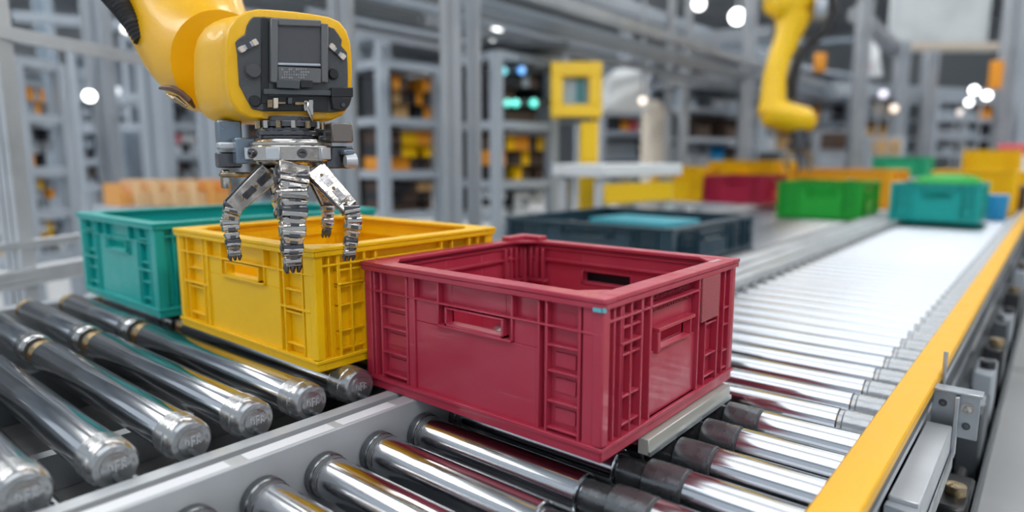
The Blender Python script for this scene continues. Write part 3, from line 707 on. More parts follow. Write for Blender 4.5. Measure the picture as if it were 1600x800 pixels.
# side modules
def module(px, py, d, wpx, hpx, m_, nm='side_module'):
    c = at(px, py, d); k = d / FL
    return build(nm, MB().obox(c, FR, NF, UP, wpx * k / 2, .014, hpx * k / 2), m_, rob, bevel=.002)
LMOD = mat('module_blue_grey', (.20, .25, .31), .22, .5, noise=.1, scale=40, bump=.3, bscale=60)
module(357, 207, .875, 34, 36, LMOD); module(384, 236, .86, 34, 40, LMOD); module(357, 250, .875, 34, 24, CHRD); module(372, 228, .87, 60, 10, ALU)
module(352, 280, .88, 10, 30, CHR, 'side_rod'); module(368, 273, .87, 44, 8, BRASS)
module(530, 208, .875, 34, 30, mat('module_taupe', (.22, .19, .17), .25, .6)); module(526, 246, .885, 46, 34, CHRD)
module(540, 238, .875, 16, 8, LMOD)
mb = MB(); c = at(553, 252, .87); mb.tube([c - FR * .012, c + FR * .002, c + FR * .004], [.008, .010, .006], 20); build('cap', mb, ALU, rob)

def finger(nodes, nm='finger'):
    """nodes: list of (px, py, d, width px, kind)"""
    P_ = [at(a, b, d) for a, b, d, *_ in nodes]
    w_ = [n[3] * n[2] / FL for n in nodes]
    f_ = MB()
    f_.bar(P_[0], P_[1], w_[0], w_[0] * .7, upv=NF, w2=w_[1], h2=w_[1] * .8)
    root = build(nm, f_, CHR, rob, bevel=.0016, seg=2)
    d01 = (P_[1] - P_[0]).normalized(); sd = d01.cross(NF).normalized()
    g = MB()
    L = (P_[1] - P_[0]).length
    for q, hw in ((.25, .34), (.62, .30)):
        c = P_[0].lerp(P_[1], q) + NF * (w_[0] * .36); g.obox(c, d01, sd, NF, L * .13, w_[0] * hw / 2, .0012)
    g.bar(P_[0] + sd * w_[0] * .5, P_[1] + sd * w_[1] * .5, .003, .004, upv=NF)
    build('inset', g, CHRD, root, bevel=.0003)
    g = MB()
    for q in (.12, .45, .8):
        c = P_[0].lerp(P_[1], q) + NF * (w_[0] * .36); g.cyl(c, c + NF * .002, .0022, n=10)
    build('screw', g, BRASS, root)
    for i in range(1, len(P_)):
        r = w_[i] * .50; c = P_[i]
        k = MB(); k.cyl(c - FR * r * .95, c + FR * r * .95, r * .78, n=18); k.cyl(c - FR * r * 1.12, c + FR * r * 1.12, r * .38, n=10)
        build('knuckle', k, CHRD if i % 2 else CHR, root, bevel=.0005)
        if i + 1 < len(P_):
            a, b = P_[i], P_[i + 1]; dv = b - a; seg = MB()
            for (q0, q1, s0, s1) in ((.16, .42, .95, .98), (.45, .52, .72, .72), (.54, .86, .92, .78)):
                seg.bar(a + dv * q0, a + dv * q1, w_[i] * s0, w_[i] * s0 * .85, upv=NF, w2=w_[i + 1] * s1 if q1 > .8 else w_[i] * s1, h2=w_[i] * s1 * .8)
            build('lower_link', seg, CHR, root, bevel=.0012, seg=2)
            g = MB(); g.obox(a + dv * .30 + NF * w_[i] * .42, dv.normalized(), dv.normalized().cross(NF), NF, dv.length * .08, w_[i] * .22, .0012)
            g.obox(a + dv * .7 + NF * w_[i] * .36, dv.normalized(), dv.normalized().cross(NF), NF, dv.length * .07, w_[i] * .16, .0012)
            build('inset', g, CHRD, root)
    a = P_[-1]; dv = (P_[-1] - P_[-2]).normalized(); r = w_[-1] / 2
    tp = MB()
    for s2 in (-1, 0, 1):
        b0 = a + FR * (s2 * r * .62); tp.tube([b0, b0 + dv * r * .8 + FR * s2 * r * .22, b0 + dv * r * 1.5 + FR * s2 * r * .05], [r * .42, r * .40, r * .16], 10)
    build('fingertip', tp, CHRD, root, bevel=.0004)
    return root
# centre finger (nearest)
finger([(456, 262, .825, 48), (456, 281, .818, 46), (456, 304, .811, 43), (457, 330, .806, 40), (457, 358, .802, 36), (456, 386, .80, 31), (457, 408, .80, 25)])
# left and right fingers
finger([(424, 266, .85, 34), (364, 322, .852, 26), (359, 348, .85, 25), (364, 378, .85, 21), (366, 394, .85, 18)])
finger([(492, 266, .85, 34), (547, 326, .850, 26), (552, 345, .85, 24), (548, 376, .85, 20), (546, 394, .85, 18)])
# rear finger
finger([(492, 270, .90, 28), (512, 318, .905, 20), (512, 345, .905, 17), (510, 362, .905, 13)])
finger([(430, 268, .90, 24), (434, 300, .91, 20), (436, 330, .91, 15)])
mb = MB(); mb.tube([at(487, 188, .84), at(484, 178, .828), at(480, 168, .826), at(481, 160, .83)], .002, 10); build('cable_loop', mb, CHR, rob)

# ------------------------------------------------------------------ background: frames, racks, machines
def post(px, d, wd, z0, z1, label, m_=POSTM, name='frame_post', dp=None):
    g = gnd(px, d); a = RT; b = HD; mb = MB(); dp = dp or wd
    for s_ in (-1, 1): mb.obox((g.x + a.x * s_ * wd * .3, g.y + a.y * s_ * wd * .3, (z0 + z1) / 2), a, b, UP, wd * .2, dp / 2, (z1 - z0) / 2)
    mb.obox((g.x, g.y, (z0 + z1) / 2), a, b, UP, wd * .32, dp * .36, (z1 - z0) / 2)
    return tag(build(name, mb, m_, smooth=0), label, 'post')
def beam(p, q, wd, ht, label, m_=POSTM, name='frame_beam', cat='beam'):
    mb = MB(); mb.bar(p, q, wd, ht * .38); d = (Vector(q) - Vector(p))
    mb.bar(Vector(p) + UP * ht * .35, Vector(q) + UP * ht * .35, wd * .9, ht * .3); mb.bar(Vector(p) - UP * ht * .35, Vector(q) - UP * ht * .35, wd * .9, ht * .3)
    mb.bar(Vector(p), Vector(q), wd * .6, ht * .9)
    return tag(build(name, mb, m_, smooth=0), label, cat)

# guard frame at the left edge: one welded frame
t = thing('safety_frame', 'pale aluminium safety frame at the left edge behind the rollers', 'frame', (*gnd(60, 1.9).xy, FLOOR))
A0, A1 = gnd(-60, 1.66), gnd(330, 2.55)
def fl_bar(za, wd, ht, nm='beam', m_=ALU):
    mb = MB(); a = Vector((A0.x, A0.y, za)); b = Vector((A1.x, A1.y, za))
    for q in (-.33, 0, .33): mb.bar(a + UP * ht * q, b + UP * ht * q, wd, ht * .28)
    mb.bar(a, b, wd * .8, ht * .95); build(nm, mb, m_, t, smooth=0)
fl_bar(-.005, .06, .05); fl_bar(.085, .035, .022); fl_bar(.655, .04, .035)
for px, d in ((14, 1.79),):
    g = gnd(px, d); mb = MB(); W_ = .052
    for q in (-.34, 0, .34): mb.obox((g.x + RT.x * q * W_, g.y + RT.y * q * W_, .3), RT, HD, UP, W_ * .13, .028, 1.1)
    mb.obox((g.x, g.y, .3), RT, HD, UP, W_ * .46, .022, 1.1); build('post', mb, ALU, t, smooth=0)

# tall posts
post(541, 2.7, .085, FLOOR, 3.4, 'grey aluminium post rising behind the robot gripper')
post(707, 2.7, .080, FLOOR, 3.4, 'left one of two close tall posts behind the yellow crate')
post(741, 2.8, .060, FLOOR, 3.4, 'right one of two close tall posts behind the yellow crate')
post(878, 6.2, .085, .9, 3.6, 'thin grey post rising above the yellow monitor frame')
post(1042, 6.5, .055, FLOOR, 3.5, 'left thin post between the white hood and the grid shelves')
post(1068, 6.6, .055, FLOOR, 3.5, 'right thin post between the white hood and the grid shelves')
post(1160, 6.7, .11, FLOOR, 4.2, 'light grey column left of the distant robot')
post(1440, 9.0, .15, FLOOR, 1.75, 'pale stub column below the large light panel')
post(1334, 7.0, .12, FLOOR, 1.95, 'pale grey upright to the right of the distant robot')
post(1396, 8.6, .14, FLOOR, 1.8, 'second upright of the slanted grey structure')
post(1558, 8.5, .15, FLOOR, 5.0, 'tall blue grey column near the right edge')
post(1588, 9.5, .16, FLOOR, 5.0, 'tall grey column at the right edge', LGREY)
post(172, 4.2, .10, FLOOR, 3.0, 'pale vertical post behind the left safety frame')
post(250, 4.9, .17, FLOOR, 3.0, 'wide blue grey column behind the teal crate', LGREY)
post(90, 6.5, .12, FLOOR, 3.0, 'narrow post in the left background', BGREY)
post(330, 5.0, .13, FLOOR, 3.0, 'column directly below the robot forearm', LGREY)
beam(at(1338, 22, 7.0), at(1400, 78, 8.6), .16, .13, 'slanted grey beam right of the distant robot')
def ybeam(px, py, d, y0, y1, th, label, m_=POSTM):
    p = at(px, py, d); beam((p.x, max(y0, .5), p.z), (p.x, y1, p.z), th, th, label, m_)
ybeam(900, 14, 4.0, 2.6, 16, .07, 'overhead grey beam, uppermost above the yellow monitor frame')
ybeam(900, 44, 4.2, 2.6, 15, .05, 'overhead pipe, second from the top above the monitor frame', LGREY)
ybeam(940, 66, 4.6, 2.6, 16, .06, 'overhead grey beam just above the monitor frame', GREY)
ybeam(960, 96, 5.0, 2.5, 16, .05, 'overhead pipe, lowest above the white hood')
ybeam(620, 22, 3.6, 1.6, 14, .05, 'dark overhead beam behind the tall posts', DGREY)
ybeam(620, 62, 4.4, 1.6, 14, .04, 'thin overhead beam behind the tall posts', GREY)
ybeam(1000, 20, 6.0, 3, 20, .12, 'high overhead beam left of the round ceiling lamp', LGREY)
for i, (px, py, d, th, m_) in enumerate(((870, 30, 5.2, .03, DGREY), (960, 28, 5.6, .035, LGREY), (1000, 58, 6.4, .03, DGREY), (1010, 92, 6.6, .04, LGREY), (700, 34, 5.0, .03, DGREY), (640, 48, 5.4, .03, LGREY), (850, 58, 6.0, .03, BGREY), (1180, 92, 9.0, .05, LGREY))):
    ybeam(px, py, d, 2.8, 16, th, 'thin overhead conduit, %s of the scattered ones under the ceiling' % ORD[i], m_)
beam(at(1035, 128, 6.1), at(1200, 118, 8.0), .10, .10, 'horizontal grey beam across the grid shelves')
beam(at(1070, 64, 6.6), at(1200, 50, 8.2), .10, .15, 'pale overhead beam left of the distant robot')
beam(at(980, 82, 7.6), at(1330, 62, 10), .06, .06, 'thin far beam crossing behind the distant robot', BGREY)
beam(at(1300, 140, 8), at(1600, 150, 12), .15, .16, 'long pale horizontal beam below the light panel', LGREY)
beam(at(1395, 74, 9.4), at(1560, 74, 9.6), .3, .10, 'tan edged beam under the large light panel', CREAM)
beam(at(20, 25, 5.5), at(330, 52, 6.2), .08, .08, 'high pale beam in the left background', LGREY)
beam(at(150, 160, 5.5), at(330, 170, 6.2), .06, .05, 'thin pale beam in the left background', LGREY)

# large pale panel high at right
c = at(1468, 22, 9.8)
t = thing('light_panel', 'large pale hanging panel high at the upper right', 'panel', (c.x, c.y, c.z - .4))
build('panel_sheet', MB().obox(c, RT, HD, UP, .74, .05, .42), mat('pale_sheet', (.62, .66, .68), .4, dirt=(.45, .5, .52), dirt_scale=1.5), t, bevel=.02)
for s_ in (-.6, .6): build('hanger', MB().cyl(c + RT * s_ + UP * .42, Vector((c.x + RT.x * s_, c.y + RT.y * s_, CEIL)), .012, n=8), GREY, t)
c = at(1468, 105, 14.5)
tag(build('dark_opening_block', MB().obox((c.x, c.y, (c.z + .34 + FLOOR) / 2), RT, HD, UP, 1.05, .3, (c.z + .34 - FLOOR) / 2), DGREY), 'dark block standing in for the unlit opening below the large light panel', 'cabinet')  # dark block put in for the unlit opening under the panel

# racks with parts bins
def bin_mesh(W, D, Hh, m_, name='parts_bin'):
    mb = MB(); th = .008
    mb.box(-W / 2, -D / 2, 0, W / 2, D / 2, th); mb.box(-W / 2, -D / 2, th, -W / 2 + th, D / 2, Hh); mb.box(W / 2 - th, -D / 2, th, W / 2, D / 2, Hh)
    mb.box(-W / 2 + th, D / 2 - th, th, W / 2 - th, D / 2, Hh); mb.box(-W / 2 + th, -D / 2, th, W / 2 - th, -D / 2 + th, Hh * .55)
    mb.box(-W / 2 + th, -D / 2 + .02, Hh * .2, W / 2 - th, D / 2 - th, Hh * .42)
    me = bpy.data.meshes.new(name); me.from_pydata([tuple(v) for v in mb.v], [], mb.f); me.materials.append(m_); return me
BINM = {}
def add_bin(loc, ang, W, D, Hh, m_, label, group):
    key = (round(W, 2), round(Hh, 2), m_.name)
    if key not in BINM: BINM[key] = bin_mesh(W, D, Hh, m_)
    o = bpy.data.objects.new('parts_bin', BINM[key]); COL.objects.link(o); o.location = loc; o.rotation_euler = (0, 0, ang)
    return tag(o, label, 'bin', group)
def rack(pxa, da, pxb, db, tops, zbot, label, fr_m, cols, where, depth=.45, back=None, nb=5, fill=.85, nrow=2, lit=False):
    """tops: list of shelf heights (top one is the roof)"""
    a = gnd(pxa, da); b = gnd(pxb, db); a = Vector((a.x, a.y, 0)); b = Vector((b.x, b.y, 0))
    u = (b - a).normalized(); n = Vector((-u.y, u.x, 0))
    if n.dot(HD) < 0: n = -n
    L = (b - a).length; t = thing('storage_rack', label, 'rack', ((a.x + b.x) / 2, (a.y + b.y) / 2, FLOOR))
    pw = .03
    for (p) in (a, b, a + n * depth, b + n * depth):
        build('upright', MB().obox((p.x, p.y, (tops[0] + FLOOR) / 2), u, n, UP, pw, pw, (tops[0] - FLOOR) / 2), fr_m, t)
    for z in tops:
        c = (a + b) / 2 + n * depth / 2; build('shelf', MB().obox((c.x, c.y, z - .02), u, n, UP, L / 2 + .02, depth / 2 + .02, .025), fr_m, t)
    c = (a + b) / 2 + n * (depth + .015); build('back_panel', MB().obox((c.x, c.y, (tops[0] + tops[-1]) / 2), u, n, UP, L / 2, .01, (tops[0] - tops[-1]) / 2), back or DGREY, t)
    ang = math.atan2(u.y, u.x)
    for i in range(1, len(tops)):
        gap = tops[i - 1] - tops[i] - .05
        W_ = (L - .08) / nb
        for k in range(nb):
            for r_ in range(nrow):
                if random.random() > fill: continue
                hh = gap / nrow * .86
                p = a + u * (.04 + W_ * (k + .5)) + n * (.16)
                m_ = random.choice(cols[i - 1])
                cn = {'orange_plastic': 'orange', 'brown_parts': 'brown', 'dark_plastic': 'dark', 'cardboard_tan': 'tan', 'yellow_plastic': 'yellow', 'machine_grey': 'grey', 'machine_light_grey': 'pale grey', 'white_plastic': 'white', 'blue_grey_panel': 'blue grey', 'blue_plastic': 'blue', 'cream_panel': 'cream', 'pink_plastic': 'pink'}[m_.name]
                zz = tops[i] + .006 + r_ * (hh * 1.04)
                add_bin((p.x, p.y, zz), ang, W_ * .86, .26, hh, m_, '%s bin, %s column, %s row, %s shelf, %s' % (cn, ORD[k], (['lower', 'upper'] if nrow == 2 else ['lower', 'middle', 'upper'])[r_] if nrow > 1 else 'single', ['top', 'second', 'third', 'fourth', 'fifth'][i - 1], where), 'bins of the ' + where)
    return t, a, b, u, n
zz = lambda py, d: at(800, py, d).z
random.seed(21)
OB = [ORG, BROWN, BROWN, DRK, TAN]; BB = [BROWN, BROWN, DRK, TAN]; YB = [ORG, BROWN, DRK, YEL]
rack(600, 4.0, 686, 4.3, [zz(96, 4), zz(184, 4), zz(268, 4), zz(335, 4)], FLOOR, 'grey storage rack with orange and brown bins left of the tall posts', LGREY, [OB, YB, BB], 'rack left of the tall posts', nb=6, nrow=3, fill=.9)
rack(776, 4.0, 862, 4.3, [zz(84, 4), zz(190, 4), zz(284, 4), zz(340, 4)], FLOOR, 'grey cabinet rack with coloured signal lamps right of the tall posts', LGREY, [[BROWN, DRK, BGREY], YB, [DRK, GREY, WHI]], 'cabinet rack right of the tall posts', nb=6, nrow=3, fill=.85)
c = at(815, 74, 4.05); tag(build('cabinet_canopy', MB().obox(c + HD * .2, RT, HD, UP, .28, .32, .018), DGREY, bevel=.005), 'dark canopy slab on top of the cabinet rack', 'canopy')
rack(36, 3.5, 104, 3.8, [zz(95, 3.6), zz(180, 3.6), zz(262, 3.6), zz(330, 3.6), zz(400, 3.6)], FLOOR, 'storage rack with orange bins behind the left safety frame', LGREY, [[ORG, DRK, GREY, BGREY], [ORG, BGREY, GREY, DRK], [YEL, ORG, GREY, BGREY, BGREY], [WHI, DRK, YEL, GREY]], 'rack behind the left safety frame', nb=6, nrow=3, fill=.7, back=BGREY)
rack(258, 5.8, 330, 6.2, [zz(60, 6), zz(150, 6), zz(195, 6), zz(240, 6), zz(285, 6)], FLOOR, 'blue grey rack with dark boxes behind the teal crate', LGREY, [[DRK, GREY], [DRK, GREY, BGREY], [DRK, PNK, WHI], [DRK, GREY, BROWN]], 'rack behind the teal crate', nb=5, nrow=2, back=BGREY)
rack(126, 7.0, 212, 7.2, [zz(80, 7), zz(150, 7), zz(200, 7), zz(250, 7), zz(290, 7)], FLOOR, 'blue grey rack with dark boxes to the left of the wide column', LGREY, [[GREY, BGREY, LGREY], [DRK, GREY, LGREY], [DRK, BGREY, GREY], [DRK, GREY, BROWN]], 'rack left of the wide column', nb=5, nrow=2, back=BGREY)
rack(1062, 7.0, 1180, 7.8, [zz(80, 7), zz(130, 7), zz(168, 7), zz(215, 7), zz(262, 7)], FLOOR, 'open grid shelves left of the distant robot', LGREY, [[DRK, GREY, BGREY], [BGREY, GREY, LGREY], [DRK, BROWN, LGREY], [TAN, BLU, GREY, BROWN]], 'grid shelves left of the distant robot', nb=5, nrow=1, back=BGREY)
rack(940, 7.5, 1040, 8.0, [zz(175, 7.5), zz(205, 7.5), zz(245, 7.5), zz(285, 7.5)], FLOOR, 'low rack with small coloured boxes under the white hood', LGREY, [[DRK, ORG, PNK, CREAM], [DRK, BROWN, GREY], [GREY, CREAM]], 'low rack under the white hood', nb=7, nrow=1)
rack(1345, 9.5, 1430, 10.5, [zz(150, 10), zz(185, 10), zz(215, 10), zz(245, 10)], FLOOR, 'distant rack with mixed boxes below the slanted beam', LGREY, [[GREY, CREAM, DRK, ORG], [TAN, DRK, GREY], [BROWN, GREY, YEL]], 'distant rack below the slanted beam', nb=6, nrow=1)
rack(1455, 9.5, 1590, 10.0, [zz(160, 10), zz(188, 10), zz(215, 10), zz(240, 10)], FLOOR, 'distant rack with blue and dark boxes near the right edge', LGREY, [[BGREY, DRK, ORG, LGREY], [BLU, DRK, GREY, BGREY], [CREAM, DRK, GREY]], 'distant rack near the right edge', nb=8, nrow=1)
rack(1190, 8.5, 1320, 9.5, [zz(110, 9), zz(150, 9), zz(190, 9), zz(235, 9), zz(270, 9)], FLOOR, 'distant shelves directly behind the distant robot', LGREY, [[GREY, BGREY], [DRK, ORG, GREY], [DRK, BROWN, TAN, WHI], [BROWN, GREY, LGREY]], 'shelves behind the distant robot', nb=6, nrow=1, back=BGREY)
rack(380, 6.0, 520, 6.3, [zz(60, 6), zz(120, 6), zz(180, 6), zz(240, 6), zz(300, 6)], FLOOR, 'rack hidden mostly behind the robot gripper', LGREY, [[GREY, DRK], [BGREY, GREY, DRK], [WHI, DRK, BROWN], [BROWN, ORG, GREY]], 'rack behind the robot gripper', nb=6, nrow=2, back=BGREY)
rack(560, 6.5, 596, 6.5, [zz(60, 6.5), zz(130, 6.5), zz(200, 6.5), zz(270, 6.5), zz(320, 6.5)], FLOOR, 'narrow rack seen right of the gripper', LGREY, [[GREY], [BGREY, WHI], [DRK, BROWN], [BGREY, DRK]], 'narrow rack right of the gripper', nb=3, nrow=2, back=BGREY)

# orange topped tray table behind the teal crate
a = gnd(185, 3.3); b = gnd(335, 3.7); c = (a + b) / 2; u = (b - a).normalized(); n = Vector((-u.y, u.x, 0)); zt = zz(318, 3.5)
t = thing('packing_table', 'low grey packing table behind the teal crate', 'table', (c.x, c.y, FLOOR))
build('table_top', MB().obox((c.x, c.y, zt - .02), u, n, UP, .34, .14, .02), LGREY, t)
for s_ in (-1, 1):
    for q in (-1, 1): p = Vector((c.x, c.y, 0)) + u * s_ * .28 + n * q * .1; build('leg', MB().obox((p.x, p.y, (zt - .04 + FLOOR) / 2), u, n, UP, .02, .02, (zt - .04 - FLOOR) / 2), ALU, t)
for i, (px, m_, cn) in enumerate(((184, ORG, 'orange'), (212, TAN, 'tan'), (241, TAN, 'tan'), (270, TAN, 'pale tan'), (300, TAN, 'tan'), (326, ORG, 'orange'))):
    g = gnd(px, 3.35); add_bin((g.x, g.y, zt), math.atan2(u.y, u.x), .085, .2, .11 if i < 1 else .13, mat('light_wood', (.80, .55, .30), .6) if m_ is TAN else mat('light_amber', (.80, .38, .10), .6), '%s box on the packing table, %s from the left' % (cn, ORD[i]), 'boxes on the packing table')

# monitor in a yellow frame
t = thing('operator_monitor', 'operator monitor in a thick yellow frame on a yellow stand', 'monitor', (*gnd(905, 3.95).xy, FLOOR))
def fpt(px, py, d=3.95): return at(px, py, d)
def frame_bar(x0, y0, x1, y1, m_, nm, dpt=.10, d=3.95, bv=.012):
    poly = [fpt(x0, y0, d), fpt(x1, y0, d), fpt(x1, y1, d), fpt(x0, y1, d)]
    return build(nm, MB().prism(poly, -FW, -dpt), m_, t, bevel=bv, seg=2)
YF = mat('monitor_yellow', (.92, .58, .01), .4)
mb = MB()
for (x0, y0, x1, y1) in ((861, 96, 941, 118), (861, 163, 941, 182), (861, 118, 880, 163), (921, 118, 941, 163)):
    mb.prism([fpt(x0, y0), fpt(x1, y0), fpt(x1, y1), fpt(x0, y1)], FW, .10)
build('yellow_frame', mb, YF, t, bevel=.004)
frame_bar(880, 118, 921, 163, mat('monitor_glass', (.35, .45, .52), .15), 'screen', .02, 4.01, .001)
build('status_area', MB().prism([fpt(900, 122, 4.005), fpt(914, 122, 4.005), fpt(914, 160, 4.005), fpt(900, 160, 4.005)], FW, .004), mat('monitor_teal', (.02, .20, .24), .2), t)
frame_bar(876, 183, 925, 190, DGREY, 'clamp', .08, 3.97, .003)
pa = at(920, 190, 4.02); pb = at(920, 262, 4.02)
build('stand', MB().obox((pa.x, pa.y, (pa.z + FLOOR) / 2), RT, HD, UP, .055, .05, (pa.z - FLOOR) / 2), YF, t, bevel=.006)

# white table with yellow beam
a = gnd(938, 3.45); b = gnd(1052, 3.85); z1 = zz(256, 3.6)
t = thing('assembly_table', 'white assembly table with a yellow apron behind the slate blue crate', 'table', (*((a + b) / 2).xy, FLOOR))
u = Vector((b.x - a.x, b.y - a.y, 0)).normalized(); n = Vector((-u.y, u.x, 0)); c = (a + b) / 2; L = (Vector((b.x - a.x, b.y - a.y, 0))).length
build('table_top', MB().obox((c.x + n.x * .15, c.y + n.y * .15, z1 - .035), u, n, UP, L / 2 + .03, .2, .035), WHI, t, bevel=.01)
build('apron', MB().obox((c.x, c.y, z1 - .16), u, n, UP, L / 2 - .02, .02, .055), YF, t, bevel=.006)
for s_ in (-1, 1):
    for q in (.02, .3): p = Vector((c.x, c.y, 0)) + u * s_ * (L / 2 - .04) + n * q; build('leg', MB().obox((p.x, p.y, (z1 - .08 + FLOOR) / 2), u, n, UP, .03, .03, (z1 - .08 - FLOOR) / 2), ALU, t)
# white hood and cream column
c = at(975, 140, 6.0); t = thing('extractor_hood', 'white extractor hood right of the yellow monitor frame', 'hood', (c.x, c.y, c.z - .2))
mb = MB(); mb.loft([[c + RT * (sx * .19 * s_) + HD * (sy * .2 * s_) + UP * dz for sx, sy in ((-1, -1), (1, -1), (1, 1), (-1, 1))] for s_, dz in ((1.05, -.2), (1.0, -.1), (.9, .1), (.55, .17))])
build('hood_shell', mb, WHI, t, bevel=.02, seg=3); build('duct', MB().cyl(c + UP * .15, Vector((c.x, c.y, CEIL)), .06), LGREY, t)
c = at(1022, 200, 6.95); mb = MB(); mb.tube([(c.x, c.y, FLOOR), (c.x, c.y, c.z + .15), (c.x, c.y, c.z + .28)], [.13, .13, .07], 24)
tag(build('storage_tank', mb, CREAM), 'cream cylindrical tank right of the white hood', 'tank')
c = at(1225, 190, 8.2)

# machine blocks filling the lower background
def machine(px, d, wpx, py_top, label, m_, dm=DGREY, dep=.5):
    c = gnd(px, d); W_ = wpx * d / FL; z1 = zz(py_top, d)
    t = thing('machine_cabinet', label, 'cabinet', (c.x, c.y, FLOOR))
    build('housing', MB().obox((c.x, c.y, (z1 + FLOOR) / 2), RT, HD, UP, W_ / 2, dep / 2, (z1 - FLOOR) / 2), m_, t, bevel=.01)
    f_ = Vector((c.x, c.y, 0)) - HD * (dep / 2)
    nr = 3
    for r_ in range(nr):
        zc = z1 - .12 - r_ * .26
        build('vent_panel', MB().obox((f_.x, f_.y, zc), RT, HD, UP, W_ * .36, .012, .09), [dm, LGREY, dm][r_], t)
        build('handle', MB().obox((f_.x + RT.x * W_ * .2, f_.y + RT.y * W_ * .2, zc), RT, HD, UP, .015, .03, .04), ZINC, t)
machine(450, 4.8, 60, 262, 'grey machine cabinet behind the gripper fingers', GREY)
machine(1290, 7.6, 70, 205, 'grey machine cabinet right below the distant robot', GREY, BROWN)
machine(1365, 8.2, 60, 215, 'light machine cabinet right of the pale upright', LGREY, TAN)
machine(580, 5.2, 34, 230, 'pale cabinet between the gripper and the left rack', LGREY)
machine(205, 5.0, 40, 205, 'blue grey cabinet behind the left safety frame', BGREY)
machine(1220, 6.5, 44, 238, 'dark cabinet under the distant robot', DGREY, GREY)
c = at(1556, 117, 8.2); tag(build('wall_box', MB().obox(c, RT, HD, UP, .06, .05, .17), ORG, bevel=.01), 'orange box fixed high on the column near the right edge', 'box')
c = at(1281, 98, 8.4); tag(build('wall_box', MB().obox(c, RT, HD, UP, .06, .05, .12), ORG, bevel=.01), 'small orange box on the shelves right of the distant robot', 'box')
c = at(1356, 92, 9.0); tag(build('steam_dome', MB().tube([c - UP * .25, c - UP * .1, c + UP * .12, c + UP * .22], [.2, .17, .13, .05], 20), WHI), 'white domed vessel inside the slanted grey structure', 'vessel')
c = at(1350, 105, 8.6); tag(build('signal_disc', MB().cyl(c, c + HD * .05, .09), PNK), 'pink round part left of the white domed vessel', 'part')

# distant robot
D2 = 4.7
r2 = thing('robot_arm', 'distant yellow robot arm with a black hose, beyond the far crates', 'robot arm', (*gnd(1230, D2).xy, FLOOR))
RY2 = mat('far_robot_yellow', (.95, .58, .004), .35)
def s2(px, py, dd=0): return at(px, py, D2 + dd)
k2 = D2 / FL
mb = MB(); mb.tube([s2(1205, 8, .1), s2(1222, 6), s2(1248, 6), s2(1266, 12, -.05)], [16 * k2, 30 * k2, 33 * k2, 24 * k2], 28)
mb.tube([s2(1222, -40, .2), s2(1228, 5, .0)], [34 * k2, 30 * k2], 24)
build('shoulder', mb, RY2, r2, smooth=60)
mb = MB(); mb.tube([s2(1240, 25), s2(1232, 55), s2(1218, 90), s2(1210, 120), s2(1208, 155), s2(1206, 178)], [28 * k2, 19 * k2, 17 * k2, 17 * k2, 19 * k2, 22 * k2], 24); build('forearm', mb, RY2, r2, smooth=60)
mb = MB(); mb.tube([s2(1196, 170), s2(1204, 174), s2(1222, 181), s2(1245, 187), s2(1262, 188), s2(1270, 186)], [16 * k2, 24 * k2, 23 * k2, 22 * k2, 20 * k2, 12 * k2], 24); build('wrist', mb, RY2, r2, smooth=60)
mb = MB(); mb.tube([s2(1272, -30), s2(1298, -5), s2(1303, 20), s2(1290, 48), s2(1262, 72), s2(1245, 100), s2(1238, 130), s2(1238, 155)], [9 * k2, 9 * k2, 8 * k2, 8 * k2, 8 * k2, 8 * k2, 8 * k2, 7 * k2], 14); build('hose', mb, RUB, r2)
mb = MB(); mb.cyl(s2(1272, 15, -.1), s2(1290, 14, -.12), 16 * k2); build('joint_cap', mb, LGREY, r2)
mb = MB(); mb.tube([s2(1248, 205), s2(1248, 222), s2(1248, 224), s2(1248, 236)], [14 * k2, 12 * k2, 18 * k2, 16 * k2], 16); build('tool_flange', mb, CHRD, r2)
for dx in (-20, 0, 20):
    mb = MB(); mb.tube([s2(1248 + dx * .5, 232), s2(1248 + dx, 250), s2(1248 + dx * .8, 268)], [5 * k2, 4 * k2, 2 * k2], 8); build('finger', mb, BRASS if dx else CHRD, r2)
e2 = s2(1222, -40, .2); build('mast', MB().cyl(e2, Vector((e2.x, e2.y, CEIL)), .12), RY2, r2)

# ------------------------------------------------------------------ small bright lamps in the background
def spot(px, py, d, rpx, col, es, label, hang=False, mtl=None):
    c = at(px, py, d); r = rpx * d / FL
    m_ = mtl or mat('lamp_%d_%d' % (px, py), (.8, .8, .8), .4, emit=col, es=es)
    t = thing('spot_lamp' if hang else 'signal_lamp', label, 'lamp', (c.x, c.y, c.z - r))
    if hang: t['category'] = 'lamp'
    build('bulb', MB().sph(c, r, 12), m_, t)
    if hang: build('stem', MB().cyl(c + UP * r * .9, Vector((c.x, c.y, CEIL)), .012, n=8), GREY, t)
    else:
        build('socket', MB().cyl(c + HD * r * .6, c + HD * (r + .03), r * .8, n=12), DGREY, t)
        if not (770 < px < 840): q = c + HD * (r + .03); build('stand_pole', MB().cyl(Vector((q.x, q.y, FLOOR)), q + UP * .02, .012, n=8), GREY, t)
for py, w_ in ((111, 'upper'), (161, 'lower')):
    p, q = at(768, py, 4.0), at(870, py, 4.3)
    tag(build('mounting_bar', MB().bar(p - HD * .05, q - HD * .05, .03, .035), DGREY), 'dark bar carrying the %s row of signal lamps on the cabinet rack' % w_, 'bar')
W1 = (1, 1, .98); T1 = (0.0, .85, .68); B1 = (.03, .35, .95)
spot(140, 150, 3.2, 9, W1, 6, 'round white lamp glowing behind the left safety frame', True)
spot(181, 142, 4.6, 7, (.85, .9, 1), .9, 'faint white lamp ghost right of the round white lamp in the left background', True)  # ghost of a lamp, added as a dim glowing ball
spot(197, 45, 5.2, 7, W1, 2.5, 'small white lamp near the black hose at the upper left', True)
spot(775, 55, 5.6, 11, W1, 4, 'flat white lamp above the cabinet rack', True)
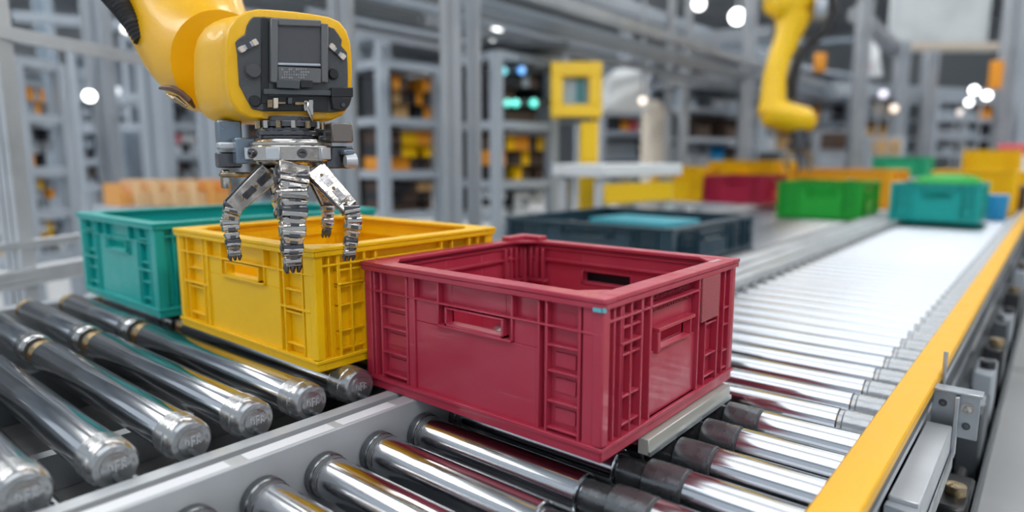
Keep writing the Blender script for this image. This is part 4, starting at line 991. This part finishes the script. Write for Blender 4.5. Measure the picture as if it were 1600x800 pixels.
spot(1092, 6, 9.5, 9, W1, 6, 'white ceiling lamp at the top edge', True)
spot(1152, 26, 9.8, 11, W1, 8, 'round white ceiling lamp left of the distant robot', True)
spot(1004, 157, 5.2, 6, (1, .85, .68), 1.6, 'warm round lamp right of the white hood', True)
spot(1397, 170, 7.5, 6, (1, .72, .52), 1.3, 'warm orange lamp right of the pale upright')
spot(1380, 147, 7.6, 6, (.85, .80, 1), 1.2, 'pale violet lamp above the warm orange lamp')
spot(1350, 128, 7.6, 6, (.35, .85, .95), 1.3, 'light cyan lamp on the pale upright')
spot(1522, 141, 8.0, 6, W1, 6, 'top left one of three white lamps near the right edge')
spot(1542, 149, 7.8, 6, W1, 6, 'right one of three white lamps near the right edge')
spot(1514, 160, 7.5, 5, W1, 5, 'lowest one of three white lamps near the right edge')
spot(1500, 176, 8.1, 5, (.9, .75, .7), .8, 'dull pinkish lamp left of the three white lamps')
spot(1212, 80, 6.4, 9, (1, .93, .8), 1.3, 'cream lamp just left of the distant robot forearm', True)
spot(787, 111, 3.96, 6, (.0, .65, .8), 1.0, 'cyan signal lamp at the upper left of the cabinet rack')
spot(815, 110, 4.04, 6, B1, 1.3, 'blue signal lamp at the upper right of the cabinet rack')
spot(793, 161, 3.98, 6, T1, 1.0, 'left one of the three lower teal signal lamps on the cabinet rack')
spot(806, 161, 4.02, 6, T1, 1.3, 'middle one of the three lower teal signal lamps on the cabinet rack')
spot(834, 161, 4.1, 6.5, T1, 1.2, 'right one of the three lower teal signal lamps on the cabinet rack')
spot(561, 163, 4.4, 6, T1, 1.2, 'teal signal lamp right of the robot wrist, lower one')
spot(563, 122, 4.6, 5, (.0, .55, .8), .9, 'blue signal lamp right of the robot wrist, upper one')
c = at(578, 126, 4.7); p_ = c
t = None
tag(build('display_box', MB().obox(c, RT, HD, UP, .08, .06, .06), mat('cyan_display', (.1, .4, .5), .4, emit=(.15, .5, .65), es=.5), bevel=.01), 'pale cyan lit display between the robot wrist and the left rack', 'display')

tag(build('display_stand', MB().cyl(Vector((p_.x, p_.y, FLOOR)), p_ - UP * .06, .015, n=10), GREY), 'thin grey stand below the cyan lit display', 'stand')
# strip helper properties
for o in bpy.data.objects:
    if '_org' in o: del o['_org']
